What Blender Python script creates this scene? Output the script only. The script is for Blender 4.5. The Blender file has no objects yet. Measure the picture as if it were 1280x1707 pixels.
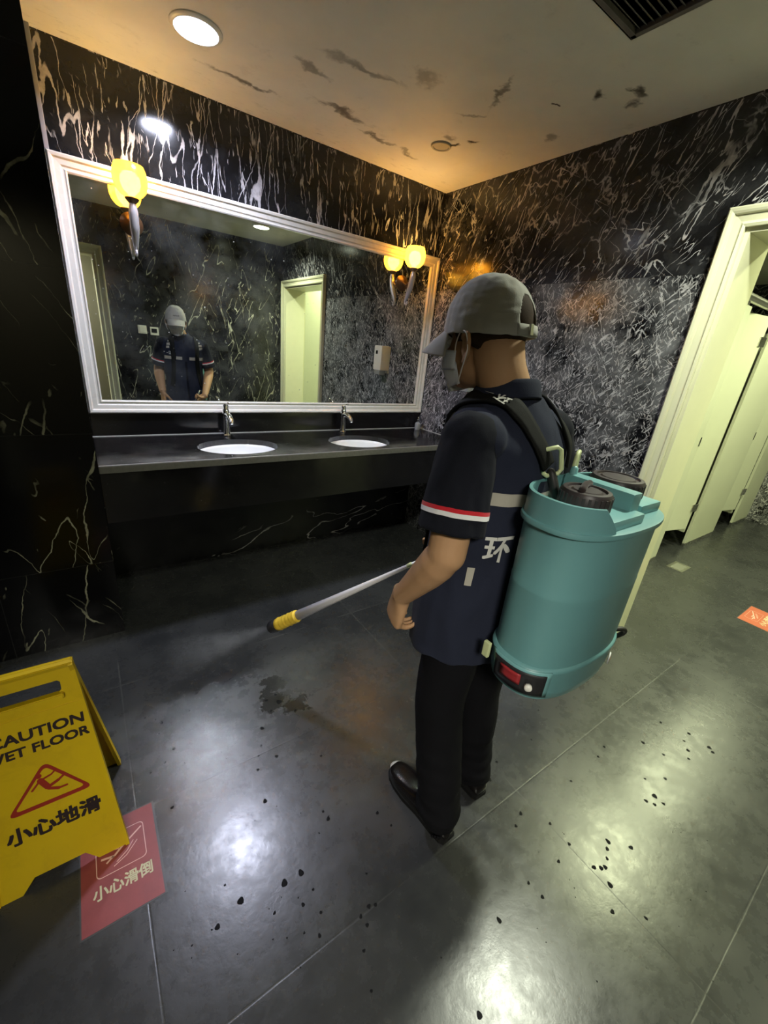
import bpy, bmesh, math, random
import numpy as np
from mathutils import Vector, Matrix, noise as mnoise
random.seed(4); np.random.seed(4)
PI = math.pi
scene = bpy.context.scene
COL = scene.collection

# ------------------------------------------------------------------ camera
def make_camera():
    yw, pt, rl = math.radians(36.765), math.radians(-21.739), math.radians(6.007)
    fwd = Vector((math.sin(yw)*math.cos(pt), math.cos(yw)*math.cos(pt), math.sin(pt)))
    right = Vector((math.cos(yw), -math.sin(yw), 0)); up = right.cross(fwd)
    r2 = math.cos(rl)*right + math.sin(rl)*up; u2 = -math.sin(rl)*right + math.cos(rl)*up
    cam = bpy.data.cameras.new('camera'); o = bpy.data.objects.new('camera', cam); COL.objects.link(o)
    cam.sensor_fit = 'HORIZONTAL'; cam.sensor_width = 36; cam.lens = 683.2*36/1280
    cam.clip_start = .02; cam.clip_end = 50
    m = Matrix(((r2.x, u2.x, -fwd.x), (r2.y, u2.y, -fwd.y), (r2.z, u2.z, -fwd.z))).to_4x4()
    m.translation = Vector((-2.275, -2.708, 1.477)); o.matrix_world = m
    scene.camera = o
make_camera()

# ------------------------------------------------------------------ world, exposure, lights
w = bpy.data.worlds.new('world'); scene.world = w; w.use_nodes = True
w.node_tree.nodes['Background'].inputs[0].default_value = (.55, .6, .7, 1)
w.node_tree.nodes['Background'].inputs[1].default_value = .02
scene.view_settings.view_transform = 'Standard'; scene.view_settings.look = 'None'
scene.view_settings.gamma = 1; scene.view_settings.use_curve_mapping = False
scene.view_settings.exposure = 0.06
scene.cycles.max_bounces = 8; scene.cycles.diffuse_bounces = 4; scene.cycles.glossy_bounces = 6; scene.cycles.blur_glossy = 0.0
scene.cycles.use_denoising = True; scene.cycles.sample_clamp_indirect = 40
CEIL = 2.525
COOL = (.76, .80, 1.0); GREEN = (.93, 1.0, .60); NEUT = (.95, 1.0, .80); AMBER = (1.0, .56, .16)
def disk_light(x, y, power, col, size=.15, spread=150):
    l = bpy.data.lights.new('lamp_light', 'AREA'); l.shape = 'DISK'; l.size = size; l.energy = power; l.color = col
    l.spread = math.radians(spread)
    o = bpy.data.objects.new('lamp_light', l); o.location = (x, y, CEIL-.022); COL.objects.link(o); return o
DOWN = [(-1.745, -.498, 23.5, COOL, 'bright white round downlight in the ceiling beside the amber glow, above the counter'),
        (-.533, -2.30, 26, NEUT, 'round downlight seen only in the mirror, in the ceiling by the doorway'),
        (.95, -2.21, 30, GREEN, 'round downlight just beyond the doorway, reflected nearest on the floor tiles'),
        (2.11, -2.15, 22, GREEN, 'round downlight over the middle of the toilet stall aisle'),
        (3.16, -2.14, 15, GREEN, 'round downlight at the far end of the toilet stall aisle'),
        (.93, -3.27, 18, GREEN, 'round downlight near the front wall of the stall aisle')]
for x, y, pw, c, lb in DOWN: disk_light(x, y, pw, c)
FILL_PANEL = disk_light(-2.95, -4.0, 88, (1.0, .96, .84), .6, 170); FILL_PANEL.data.shape = 'SQUARE'   # unseen fill light added beyond the doorway behind the camera
SCONCE = [(-1.98, 2.9), (-.317, 4.3)]

# ------------------------------------------------------------------ material helpers
class NT:
    def __init__(s, name):
        s.m = bpy.data.materials.new(name); s.m.use_nodes = True; s.t = s.m.node_tree
        s.b = s.t.nodes['Principled BSDF']; s.out = s.t.nodes['Material Output']
    def n(s, ty, **kw):
        nd = s.t.nodes.new(ty)
        for k, v in kw.items():
            if k.startswith('_'): setattr(nd, k[1:], v)
        return nd
    def l(s, a, b): s.t.links.new(a, b)
    def set(s, inp, v):
        if hasattr(v, 'links') or isinstance(v, bpy.types.NodeSocket): s.l(v, inp)
        else:
            if isinstance(v, tuple) and len(v) == 3 and inp.type == 'RGBA': v = (*v, 1)
            inp.default_value = v
    def math(s, op, a, b=0.0, c=None, clamp=False):
        nd = s.n('ShaderNodeMath', _operation=op, _use_clamp=clamp); s.set(nd.inputs[0], a); s.set(nd.inputs[1], b)
        if c is not None: s.set(nd.inputs[2], c)
        return nd.outputs[0]
    def vm(s, op, a, b):
        nd = s.n('ShaderNodeVectorMath', _operation=op); s.set(nd.inputs[0], a)
        if op == 'SCALE': s.set(nd.inputs['Scale'], b)
        else: s.set(nd.inputs[1], b)
        return nd.outputs[0]
    def coords(s, kind='Object'): return s.n('ShaderNodeTexCoord').outputs[kind]
    def map(s, v, scale=(1, 1, 1), rot=(0, 0, 0), loc=(0, 0, 0)):
        nd = s.n('ShaderNodeMapping'); s.l(v, nd.inputs[0]); nd.inputs['Scale'].default_value = scale
        nd.inputs['Rotation'].default_value = rot; nd.inputs['Location'].default_value = loc; return nd.outputs[0]
    def noise(s, v, scale=5, detail=4, rough=.55, dist=0, col=False):
        nd = s.n('ShaderNodeTexNoise'); s.l(v, nd.inputs['Vector']); nd.inputs['Scale'].default_value = scale
        nd.inputs['Detail'].default_value = detail; nd.inputs['Roughness'].default_value = rough
        nd.inputs['Distortion'].default_value = dist; return nd.outputs[1 if col else 0]
    def voro(s, v, scale=5, feat='DISTANCE_TO_EDGE', rand=1, out=0):
        nd = s.n('ShaderNodeTexVoronoi', _feature=feat); s.l(v, nd.inputs['Vector']); nd.inputs['Scale'].default_value = scale
        nd.inputs['Randomness'].default_value = rand; return nd.outputs[out]
    def rng(s, v, a, b, c=0, d=1, smooth=False):
        nd = s.n('ShaderNodeMapRange'); s.l(v, nd.inputs[0])
        if smooth: nd.interpolation_type = 'SMOOTHSTEP'
        for i, x in enumerate((a, b, c, d)): s.set(nd.inputs[i+1], x)
        return nd.outputs[0]
    def mix(s, f, a, b):
        nd = s.n('ShaderNodeMix', _data_type='RGBA'); s.set(nd.inputs[0], f); s.set(nd.inputs[6], a); s.set(nd.inputs[7], b)
        return nd.outputs[2]
    def sep(s, v):
        nd = s.n('ShaderNodeSeparateXYZ'); s.l(v, nd.inputs[0]); return nd.outputs
    def comb(s, x, y, z):
        nd = s.n('ShaderNodeCombineXYZ'); s.set(nd.inputs[0], x); s.set(nd.inputs[1], y); s.set(nd.inputs[2], z); return nd.outputs[0]
    def warp(s, v, scale, amt, detail=3):
        n = s.noise(v, scale, detail, col=True); d = s.vm('SUBTRACT', n, (.5, .5, .5)); return s.vm('ADD', v, s.vm('SCALE', d, amt))
    def bump(s, h, strength=.3, dist=.01):
        nd = s.n('ShaderNodeBump'); nd.inputs['Strength'].default_value = strength; nd.inputs['Distance'].default_value = dist
        s.l(h, nd.inputs['Height']); s.l(nd.outputs[0], s.b.inputs['Normal'])
    def bs(s, **kw):
        for k, v in kw.items():
            s.set(s.b.inputs[{'col': 'Base Color', 'rough': 'Roughness', 'metal': 'Metallic', 'spec': 'Specular IOR Level', 'coat': 'Coat Weight',
                              'trans': 'Transmission Weight', 'em': 'Emission Color', 'es': 'Emission Strength', 'sheen': 'Sheen Weight', 'croug': 'Coat Roughness',
                              'sss': 'Subsurface Weight', 'alpha': 'Alpha'}[k]], v)
        return s.m

def simple(name, col, rough=.5, var=.12, nscale=12, bump=0, **kw):
    n = NT(name); c = n.coords(); f = n.noise(c, nscale, 4)
    lo = tuple(x*(1-var) for x in col); hi = tuple(min(1, x*(1+var)) for x in col)
    n.bs(col=n.mix(f, lo, hi), rough=n.rng(f, 0, 1, max(0, rough-.05), rough+.05), **kw)
    if bump: n.bump(n.noise(c, nscale*6, 4), bump, .002)
    return n.m

def marble(name, plane, veins, dashes, base=(.006, .006, .0078), vein=(.52, .52, .56), tile=(.9, .62), off=(0, .04), cloud=0.0, rough=.11, lower=None, net=0.0, spec=.5):
    """black marble with white veins; plane 'x' lies in YZ, 'y' in XZ.
    veins: list of (angle, scale across, stretch, width, cover); dashes: the same for short flecks"""
    n = NT(name); co = n.coords(); x, y, z = n.sep(co)
    u = x if plane == 'y' else y
    iu = n.math('FLOOR', n.math('DIVIDE', n.math('ADD', u, off[0]), tile[0])); iz = n.math('FLOOR', n.math('DIVIDE', n.math('ADD', z, off[1]), tile[1]))
    wn = n.n('ShaderNodeTexWhiteNoise', _noise_dimensions='2D'); n.l(n.comb(iu, iz, 0), wn.inputs[0])
    v0 = n.vm('ADD', n.comb(u, z, 0), n.vm('SCALE', wn.outputs[1], 5.0))
    wp = n.warp(v0, 9, .035, 4); wp = n.warp(wp, 40, .008, 3)
    k = n.math('LESS_THAN', z, lower) if lower is not None else None
    def gate(i): return 1.0 if k is None or i == 0 else (k if i > 0 else n.math('SUBTRACT', 1, k))
    acc = 0.0
    for q, (ang, sc, st, wd, cov, g) in enumerate(veins):
        a = n.map(wp, scale=(sc, sc/st, 1), loc=(q*3.1, q*1.7, q*2.3)); a0 = n.map(wp, rot=(0, 0, ang)); a = n.map(a0, scale=(sc, sc/st, 1), loc=(q*3.1, q*1.7, q*2.3))
        r = n.math('ABSOLUTE', n.math('SUBTRACT', n.noise(a, 1, 2.2, .5), .5))
        wv = n.rng(n.noise(n.map(a0, scale=(sc*1.5, sc*.7, 1), loc=(9, q, 4)), 1, 4, .6), .40, .72, wd*.12, wd)
        l = n.rng(n.math('DIVIDE', r, wv), .65, 1.15, 1, 0)
        m_ = n.rng(n.noise(n.map(a0, scale=(sc*.55, sc*.16, 1), loc=(q, 8, 2)), 1, 3, .6), .60-.35*cov, .66-.35*cov, 0, 1)
        l = n.math('MULTIPLY', n.math('MULTIPLY', l, m_), gate(g)); acc = l if q == 0 else n.math('MAXIMUM', acc, l)
    for q, (ang, sc, st, th, cov, g) in enumerate(dashes):
        a0 = n.map(wp, rot=(0, 0, ang)); a = n.map(a0, scale=(sc, sc/st, 1), loc=(q*5.1, q*2.7, q*1.3))
        r = n.noise(a, 1, 1.5, .45, .35); l = n.rng(r, th, th+.035, 0, 1)
        m_ = n.rng(n.noise(n.map(v0, scale=(1, 1, 1), loc=(q*3, 4, q)), 4.2, 4, .6), .62-.4*cov, .74-.4*cov, 0, 1)
        l = n.math('MULTIPLY', n.math('MULTIPLY', l, m_), gate(g)); acc = n.math('MAXIMUM', acc, n.math('MULTIPLY', l, .8))
    if net:
        b4 = n.voro(n.warp(n.map(wp, scale=(1, .7, 1), loc=(2, 7, 1)), 6, .25, 4), 7.5)
        m4 = n.rng(n.noise(v0, 5, 4), .48, .6, 0, 1); acc = n.math('MAXIMUM', acc, n.math('MULTIPLY', n.math('MULTIPLY', n.rng(b4, .006, .035, 1, 0), m4), net))
    acc = n.math('MULTIPLY', acc, n.rng(n.noise(v0, 26, 4, .7), .3, .6, .55, 1))
    cl = n.math('MULTIPLY', n.rng(n.noise(wp, 6, 7, .65), .40, .72, 0, 1), cloud)
    if k is not None: cl = n.math('MULTIPLY', cl, n.math('ADD', .22, n.math('MULTIPLY', k, .78)))
    bcol = n.mix(cl, base, (.20, .20, .215))
    tone = n.mix(n.noise(v0, 2.2, 2), vein, (vein[0], vein[1]*.94, vein[2]*.88))
    colr = n.mix(acc, bcol, tone)
    fr = n.math('FRACT', n.math('DIVIDE', n.math('ADD', u, off[0]), tile[0])); du = n.math('MULTIPLY', n.math('MINIMUM', fr, n.math('SUBTRACT', 1, fr)), tile[0])
    fz = n.math('FRACT', n.math('DIVIDE', n.math('ADD', z, off[1]), tile[1])); dz = n.math('MULTIPLY', n.math('MINIMUM', fz, n.math('SUBTRACT', 1, fz)), tile[1])
    j = n.rng(n.math('MINIMUM', du, dz), .0008, .0018, 1, 0)
    colr = n.mix(n.math('MULTIPLY', j, .8), colr, (.02, .02, .02))
    n.bs(col=colr, rough=n.math('ADD', n.rng(n.noise(co, 4, 4), .3, .7, rough, rough+.07), n.math('MULTIPLY', acc, .06)), spec=.5)
    n.b.inputs['Specular IOR Level'].default_value = spec
    n.bump(n.math('ADD', n.noise(co, 3, 2), n.math('MULTIPLY', j, -.3)), .03, .02)
    return n.m

# ------------------------------------------------------------------ mesh helpers
def mesh_obj(name, verts, faces, mat=None, parent=None, smooth=False):
    me = bpy.data.meshes.new(name); me.from_pydata([tuple(map(float, v)) for v in verts], [], [tuple(int(i) for i in f) for f in faces]); me.update()
    return wrap(name, me, mat, parent, smooth)
def wrap(name, me, mat=None, parent=None, smooth=False):
    o = bpy.data.objects.new(name, me); COL.objects.link(o)
    if mat: me.materials.clear(); me.materials.append(mat)
    if parent is not None: o.parent = parent; o.matrix_parent_inverse = Matrix.Translation(-Vector(parent.location))
    if smooth: me.polygons.foreach_set('use_smooth', [True]*len(me.polygons))
    return o
def tag(o, label=None, cat=None, group=None, kind=None):
    if label: o['label'] = label
    if cat: o['category'] = cat
    if group: o['group'] = group
    if kind: o['kind'] = kind
    return o
def empty(name, loc=(0, 0, 0)):
    o = bpy.data.objects.new(name, None); o.location = loc; o.empty_display_size = .05; COL.objects.link(o); return o
class MB:
    """collects shapes into one mesh"""
    def __init__(s): s.v = []; s.f = []
    def add(s, v, f):
        k = len(s.v); s.v += [tuple(map(float, p)) for p in v]; s.f += [tuple(int(i)+k for i in q) for q in f]; return s
    def box(s, a, b, bev=0, M=None):
        x0, y0, z0 = [min(a[i], b[i]) for i in range(3)]; x1, y1, z1 = [max(a[i], b[i]) for i in range(3)]
        bm = bmesh.new(); bmesh.ops.create_cube(bm, size=1)
        for v in bm.verts: v.co = Vector(((v.co.x+.5)*(x1-x0)+x0, (v.co.y+.5)*(y1-y0)+y0, (v.co.z+.5)*(z1-z0)+z0))
        if bev: bmesh.ops.bevel(bm, geom=list(bm.edges), offset=bev, segments=2, profile=.7, affect='EDGES')
        if M is not None: bmesh.ops.transform(bm, matrix=M, verts=bm.verts)
        return s.bm(bm)
    def bm(s, bm):
        bm.verts.index_update(); s.add([v.co[:] for v in bm.verts], [[v.index for v in f.verts] for f in bm.faces]); bm.free(); return s
    def tube(s, pts, rad, n=12, flat=1.0, cap=True):
        v, f = tube(pts, rad, n, flat, cap); return s.add(v, f)
    def lathe(s, prof, loc=(0, 0, 0), n=32, M=None):
        v = []; f = []
        for r, z in prof:
            for k in range(n):
                a = 2*PI*k/n; p = Vector((r*math.cos(a), r*math.sin(a), z))
                if M is not None: p = M @ p
                v.append(p+Vector(loc))
        for i in range(len(prof)-1):
            for k in range(n):
                f.append((i*n+k, i*n+(k+1) % n, (i+1)*n+(k+1) % n, (i+1)*n+k))
        if prof[0][0] > 1e-6: f.append(tuple(range(n))[::-1])
        if prof[-1][0] > 1e-6: f.append(tuple((len(prof)-1)*n+k for k in range(n)))
        return s.add(v, f)
    def build(s, name, mat=None, parent=None, smooth=False, auto=None):
        o = mesh_obj(name, s.v, s.f, mat, parent, smooth)
        if auto:
            o.data.polygons.foreach_set('use_smooth', [True]*len(o.data.polygons)); o.data.set_sharp_from_angle(angle=math.radians(auto))
        return o
def catmull(P, n=8):
    P = [Vector(p) for p in P]; Q = [2*P[0]-P[1]]+P+[2*P[-1]-P[-2]]; out = []
    for i in range(1, len(Q)-2):
        for k in range(n):
            t = k/n; a, b, c, d = Q[i-1:i+3]
            out.append(.5*((2*b)+(-a+c)*t+(2*a-5*b+4*c-d)*t*t+(-a+3*b-3*c+d)*t**3))
    out.append(P[-1]); return out
def tube(pts, rad, n=12, flat=1.0, cap=True):
    pts = [Vector(p) for p in pts]; m = len(pts)
    if not hasattr(rad, '__len__'): rad = [rad]*m
    if len(rad) != m: rad = list(np.interp(np.linspace(0, 1, m), np.linspace(0, 1, len(rad)), rad))
    T = [(pts[min(i+1, m-1)]-pts[max(i-1, 0)]).normalized() for i in range(m)]
    u = T[0].orthogonal().normalized(); v = []; f = []
    rings = []
    for i in range(m):
        u = (u-T[i]*u.dot(T[i])).normalized(); w = T[i].cross(u)
        rings.append((pts[i], u.copy(), w, rad[i]))
    if cap:
        p, a, b, r = rings[0]; pre = [(p-T[0]*r*.75, a, b, r*.3), (p-T[0]*r*.5, a, b, r*.72)]
        p, a, b, r = rings[-1]; post = [(p+T[-1]*r*.5, a, b, r*.72), (p+T[-1]*r*.75, a, b, r*.3)]
        rings = pre+rings+post
    for p, a, b, r in rings:
        for k in range(n):
            t = 2*PI*k/n; v.append(p+a*(r*math.cos(t))+b*(r*flat*math.sin(t)))
    M = len(rings)
    for i in range(M-1):
        for k in range(n): f.append((i*n+k, i*n+(k+1) % n, (i+1)*n+(k+1) % n, (i+1)*n+k))
    f.append(tuple(range(n))[::-1]); f.append(tuple((M-1)*n+k for k in range(n)))
    return v, f
def loft(secs, n=32, ex=2.0, closed_ends=True):
    """secs: (centre, vector a, vector b): ellipse (or superellipse) rings"""
    v = []; f = []
    for c, a, b in secs:
        c, a, b = Vector(c), Vector(a), Vector(b)
        for k in range(n):
            t = 2*PI*k/n; ct, st = math.cos(t), math.sin(t)
            v.append(c+a*(math.copysign(abs(ct)**(2/ex), ct))+b*(math.copysign(abs(st)**(2/ex), st)))
    m = len(secs)
    for i in range(m-1):
        for k in range(n): f.append((i*n+k, i*n+(k+1) % n, (i+1)*n+(k+1) % n, (i+1)*n+k))
    if closed_ends: f.append(tuple(range(n))[::-1]); f.append(tuple((m-1)*n+k for k in range(n)))
    return v, f
def grid_faces(nu, nv, wrap_u=False):
    f = []
    for j in range(nv-1):
        for i in range(nu if wrap_u else nu-1): f.append((j*nu+i, j*nu+(i+1) % nu, (j+1)*nu+(i+1) % nu, (j+1)*nu+i))
    return f
def ellipsoid(c, r, M=None, n=24, m=16):
    v = []; 
    for j in range(1, m):
        ph = PI*j/m
        for i in range(n):
            t = 2*PI*i/n; p = Vector((r[0]*math.sin(ph)*math.cos(t), r[1]*math.sin(ph)*math.sin(t), r[2]*math.cos(ph)))
            v.append((M @ p if M is not None else p)+Vector(c))
    f = [tuple(reversed(q)) for q in grid_faces(n, m-1, True)]
    f.append(tuple(range(n))); f.append(tuple((m-2)*n+i for i in range(n))[::-1])
    return v, f
def evaluated(o, remove=True):
    dg = bpy.context.evaluated_depsgraph_get(); me = bpy.data.meshes.new_from_object(o.evaluated_get(dg))
    if remove: old = o.data; bpy.data.objects.remove(o); bpy.data.meshes.remove(old)
    return me
def remesh(name, parts, mat, parent=None, vox=.005, smooth=6, fold=None):
    bmm = MB()
    for v, f in parts: bmm.add(v, f)
    bm = bmesh.new(); o = bmm.build('tmp'); bm.from_mesh(o.data); bmesh.ops.recalc_face_normals(bm, faces=bm.faces); bm.to_mesh(o.data); bm.free()
    r = o.modifiers.new('r', 'REMESH'); r.mode = 'VOXEL'; r.voxel_size = vox
    s = o.modifiers.new('s', 'SMOOTH'); s.iterations = smooth; s.factor = .5
    me = evaluated(o)
    if fold:
        k = len(me.vertices); nr = np.empty(k*3, 'f'); me.vertices.foreach_get('normal', nr); cc = np.empty(k*3, 'f'); me.vertices.foreach_get('co', cc)
        nr = nr.reshape(-1, 3); cc = cc.reshape(-1, 3); d = np.array([fold(Vector(p)) for p in cc], 'f')
        me.vertices.foreach_set('co', (cc+nr*d[:, None]).ravel()); me.update()
    return wrap(name, me, mat, parent, True)
def with_mods(o, *mods):
    """apply modifiers given as (type, dict)"""
    for ty, kw in mods:
        m = o.modifiers.new('m', ty)
        for k, v in kw.items(): setattr(m, k, v)
    dg = bpy.context.evaluated_depsgraph_get(); me = bpy.data.meshes.new_from_object(o.evaluated_get(dg)); o.modifiers.clear(); o.data = me
    return o
def text_mesh(name, body, size, M, mat, parent=None, ext=.0004, bold=0.0, align='CENTER', sx=1.0):
    cu = bpy.data.curves.new(name, 'FONT'); cu.body = body; cu.size = size; cu.extrude = ext; cu.align_x = align; cu.align_y = 'CENTER'
    cu.resolution_u = 3
    o = bpy.data.objects.new('tmp', cu); COL.objects.link(o); dg = bpy.context.evaluated_depsgraph_get()
    me = bpy.data.meshes.new_from_object(o.evaluated_get(dg)); bpy.data.objects.remove(o); bpy.data.curves.remove(cu)
    if bold:        # heavier strokes: the outline laid down several times, a little apart
        vs = [v.co.copy() for v in me.vertices]; fs = [tuple(p.vertices) for p in me.polygons]; mb = MB()
        for k, (a, b) in enumerate(((-1, -1), (1, -1), (-1, 1), (1, 1), (0, 0))): mb.add([(v.x+a*bold, v.y+b*bold, v.z+.00004*k) for v in vs], fs)
        me = bpy.data.meshes.new(name); me.from_pydata(mb.v, [], mb.f); me.update()
    me.transform(M @ Matrix.Diagonal((sx, 1, 1, 1))); return wrap(name, me, mat, parent)
def frame_M(o, ax, ay):
    ax = Vector(ax).normalized(); ay = Vector(ay).normalized(); az = ax.cross(ay)
    m = Matrix(((ax.x, ay.x, az.x), (ax.y, ay.y, az.y), (ax.z, ay.z, az.z))).to_4x4(); m.translation = Vector(o); return m
def poly_prism(name, pts2, M, ext, mat, parent=None):
    """flat outline (2D points) pushed out along +z of M"""
    bm = bmesh.new(); vs = [bm.verts.new((p[0], p[1], 0)) for p in pts2]; f = bm.faces.new(vs)
    r = bmesh.ops.extrude_face_region(bm, geom=[f]); bmesh.ops.translate(bm, vec=(0, 0, ext), verts=[g for g in r['geom'] if isinstance(g, bmesh.types.BMVert)])
    bmesh.ops.transform(bm, matrix=M, verts=bm.verts); bmesh.ops.recalc_face_normals(bm, faces=bm.faces)
    me = bpy.data.meshes.new(name); bm.to_mesh(me); bm.free(); return wrap(name, me, mat, parent)

# ------------------------------------------------------------------ materials
M = {}
M['wall_back'] = marble('marble_tall_veins', 'y', [(.10, 9, 9, .020, .50, 0), (-.10, 20, 9, .026, .42, 0), (.3, 5, 5, .010, .3, 0)],
    [(.05, 85, 8, .665, .50, 0), (-.7, 95, 6, .69, .30, 0)], tile=(1.2, .61), off=(.677, -.08), rough=.10, cloud=.10)
M['wall_right'] = marble('marble_network', 'x', [(-.35, 11, 7, .018, .35, -1), (-.75, 20, 6, .018, .42, 0), (1.0, 10, 6, .010, .22, 0), (.4, 14, 5, .012, .3, 1)],
    [(-.35, 110, 7, .665, .45, 0), (-.8, 150, 6, .625, .85, 1), (.6, 150, 5, .635, .75, 1), (-.1, 130, 5, .64, .7, 1)], tile=(1.1, .61), off=(.2, -.08), rough=.14, lower=1.91, cloud=1.0, net=.8, vein=(.60, .60, .65))
M['pier'] = marble('marble_sparse', 'y', [(.25, 5, 6, .012, .22, 0), (-.5, 9, 5, .012, .18, 0)], [(.2, 60, 6, .72, .2, 0)], tile=(1.2, .61), off=(.3, .2), rough=.12, vein=(.36, .36, .27), base=(.0025, .0025, .003), spec=.28)
M['opp'] = marble('marble_smoky', 'y', [(.45, 6, 6, .010, .35, 0), (-.25, 11, 5, .012, .28, 0)], [(.4, 70, 5, .68, .4, 0)], cloud=.22, tile=(.62, .62), off=(.1, .0), rough=.16, vein=(.5, .5, .42))
M['lower'] = marble('marble_cloudy_streaks', 'y', [(1.35, 6, 4, .012, .22, 0)], [(1.3, 45, 4, .70, .25, 0)], cloud=.05, tile=(3, 2), rough=.2, vein=(.35, .35, .35), base=(.004, .004, .0045))
M['side'] = marble('marble_plain', 'x', [(.2, 7, 6, .012, .4, 0)], [(.2, 65, 5, .68, .35, 0)], cloud=.3, rough=.14)

def floor_mat():
    n = NT('slate_tiles'); co = n.coords(); x, y, z = n.sep(co)
    def jl(c, off, per):
        fr = n.math('FRACT', n.math('DIVIDE', n.math('SUBTRACT', c, off), per)); return n.math('MULTIPLY', n.math('MINIMUM', fr, n.math('SUBTRACT', 1, fr)), per)
    inroom = n.math('LESS_THAN', x, .13)
    dx = n.math('ADD', jl(x, .0, 1.163), 0); dy = jl(y, -2.222, .6125)
    d = n.math('MINIMUM', dx, dy)
    dth = n.math('ABSOLUTE', n.math('SUBTRACT', x, .262)); d = n.math('MINIMUM', d, dth)
    jit = n.math('MULTIPLY', n.noise(co, 9, 3), .004)
    j = n.rng(n.math('SUBTRACT', d, jit), -.001, .0014, 1, 0)
    ix = n.math('FLOOR', n.math('DIVIDE', x, 1.163)); iy = n.math('FLOOR', n.math('DIVIDE', n.math('ADD', y, 2.222), .6125))
    wn = n.n('ShaderNodeTexWhiteNoise', _noise_dimensions='2D'); n.l(n.comb(ix, iy, 0), wn.inputs[0])
    f1 = n.noise(co, 3.2, 6, .6); f2 = n.noise(co, 22, 6, .65)
    base = n.mix(n.rng(f1, .3, .7), (.016, .017, .0185), (.036, .037, .037))
    base = n.mix(n.math('MULTIPLY', wn.outputs[0], .3), base, (.045, .046, .047))
    # dried, cloudy residue
    st = n.rng(n.noise(n.warp(co, 6, .25), 7, 7, .7), .55, .72); base = n.mix(n.math('MULTIPLY', st, .18), base, (.085, .085, .08))
    # wet dark patch in front of the counter
    def blob(cx, cy, r):
        dd = n.math('SQRT', n.math('ADD', n.math('POWER', n.math('SUBTRACT', x, cx), 2), n.math('POWER', n.math('SUBTRACT', y, cy), 2)))
        return n.rng(n.math('ADD', dd, n.math('MULTIPLY', n.math('SUBTRACT', n.noise(co, 16, 5, .7), .5), .22)), r*.9, r, 1, 0)
    wet = n.math('MAXIMUM', blob(-1.79, -1.40, .06), blob(-1.76, -1.30, .05)); wet = n.math('MAXIMUM', wet, blob(-1.70, -1.46, .045))
    base = n.mix(n.math('MULTIPLY', wet, .8), base, (.014, .014, .014))
    jc = n.mix(n.rng(n.noise(co, 4, 2), .45, .55), (.10, .10, .09), (.018, .018, .018))
    base = n.mix(n.math('MULTIPLY', j, n.rng(n.noise(co, 2.6, 3), .42, .60, .08, .5)), base, jc)
    rough = n.math('ADD', n.rng(f1, .3, .7, .225, .315), n.rng(f2, .3, .7, -.04, .05))
    rough = n.math('SUBTRACT', rough, n.math('MULTIPLY', wet, .12))
    n.bs(col=base, rough=rough, spec=.62)
    n.bump(n.math('ADD', n.math('MULTIPLY', f2, .6), n.math('MULTIPLY', j, -.25)), .14, .006)
    return n.m
M['floor'] = floor_mat()

def ceiling_mat():
    n = NT('stained_plaster'); co = n.coords(); x, y, z = n.sep(co)
    f = n.noise(co, 1.6, 5, .6); base = n.mix(n.rng(f, .3, .7), (.68, .66, .59), (.84, .81, .72))
    wx, wy, wz = n.sep(n.warp(n.warp(co, 7, .16, 4), 24, .05, 4))
    def patch(cx, cy, rx, ry, k, sc=20, ang=0.0):
        ca, sa = math.cos(ang), math.sin(ang)
        ux = n.math('SUBTRACT', wx, cx); uy = n.math('SUBTRACT', wy, cy)
        a = n.math('DIVIDE', n.math('ADD', n.math('MULTIPLY', ux, ca), n.math('MULTIPLY', uy, sa)), rx)
        b = n.math('DIVIDE', n.math('SUBTRACT', n.math('MULTIPLY', uy, ca), n.math('MULTIPLY', ux, sa)), ry)
        d = n.math('SQRT', n.math('ADD', n.math('POWER', a, 2), n.math('POWER', b, 2)))
        g = n.rng(d, 0, 1, 1, 0, True)
        return n.math('MULTIPLY', n.rng(n.math('ADD', n.math('MULTIPLY', n.noise(co, sc, 6, .7), .9), n.math('MULTIPLY', g, .6)), .70, .95, 0, 1), n.math('MULTIPLY', g, k*.85), clamp=True)
    P = [PATCHES]
    acc = None
    for p in PATCHES:
        q = patch(*p); acc = q if acc is None else n.math('MAXIMUM', acc, q)
    # grime line close to the mirror wall
    g = n.math('MULTIPLY', n.rng(y, -.32, -.02, 0, 1), n.rng(n.noise(n.map(co, scale=(1, 3, 1)), 14, 6, .7), .58, .75)); acc = n.math('MAXIMUM', acc, n.math('MULTIPLY', g, .55))
    gg = n.rng(n.noise(co, 9, 6, .7), .60, .85, 0, .28); acc = n.math('MAXIMUM', acc, gg)
    n.bs(col=n.mix(acc, base, (.05, .04, .028)), rough=.62, spec=.25)
    n.bump(n.noise(co, 30, 4), .08, .004)
    return n.m
PATCHES = [(-.425, -1.19, .03, .02, 1.6, 40, 0), (-.36, -1.33, .10, .06, 1.2, 26, .8), (-.30, -1.45, .09, .06, 1.1, 30, .5), (-.24, -1.40, .08, .05, .9, 30, .5),
           (-.47, -.56, .10, .04, 2.0, 16, -.6), (-.42, -.66, .07, .04, 1.3, 30, -.5), (-.55, -.60, .10, .05, .8, 24, 0),
           (-1.05, -.40, .30, .05, 1.0, 18, .1), (-.80, -.30, .25, .04, .9, 18, 0), (-1.3, -.60, .22, .05, .7, 20, .1), (-.95, -.9, .16, .12, .55, 22, 0),
           (-.62, -.85, .2, .03, .6, 20, -.9), (-.25, -1.95, .12, .05, .6, 20, 0), (-1.5, -.28, .35, .04, 1.0, 20, 0), (-.55, -.28, .2, .05, .8, 18, .2), (-1.15, -.75, .35, .06, .7, 14, -.1), (-.65, -1.05, .25, .035, .9, 22, 1.1), (-.2, -1.0, .06, .10, .7, 26, 0)]
M['ceiling'] = ceiling_mat()
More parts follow.
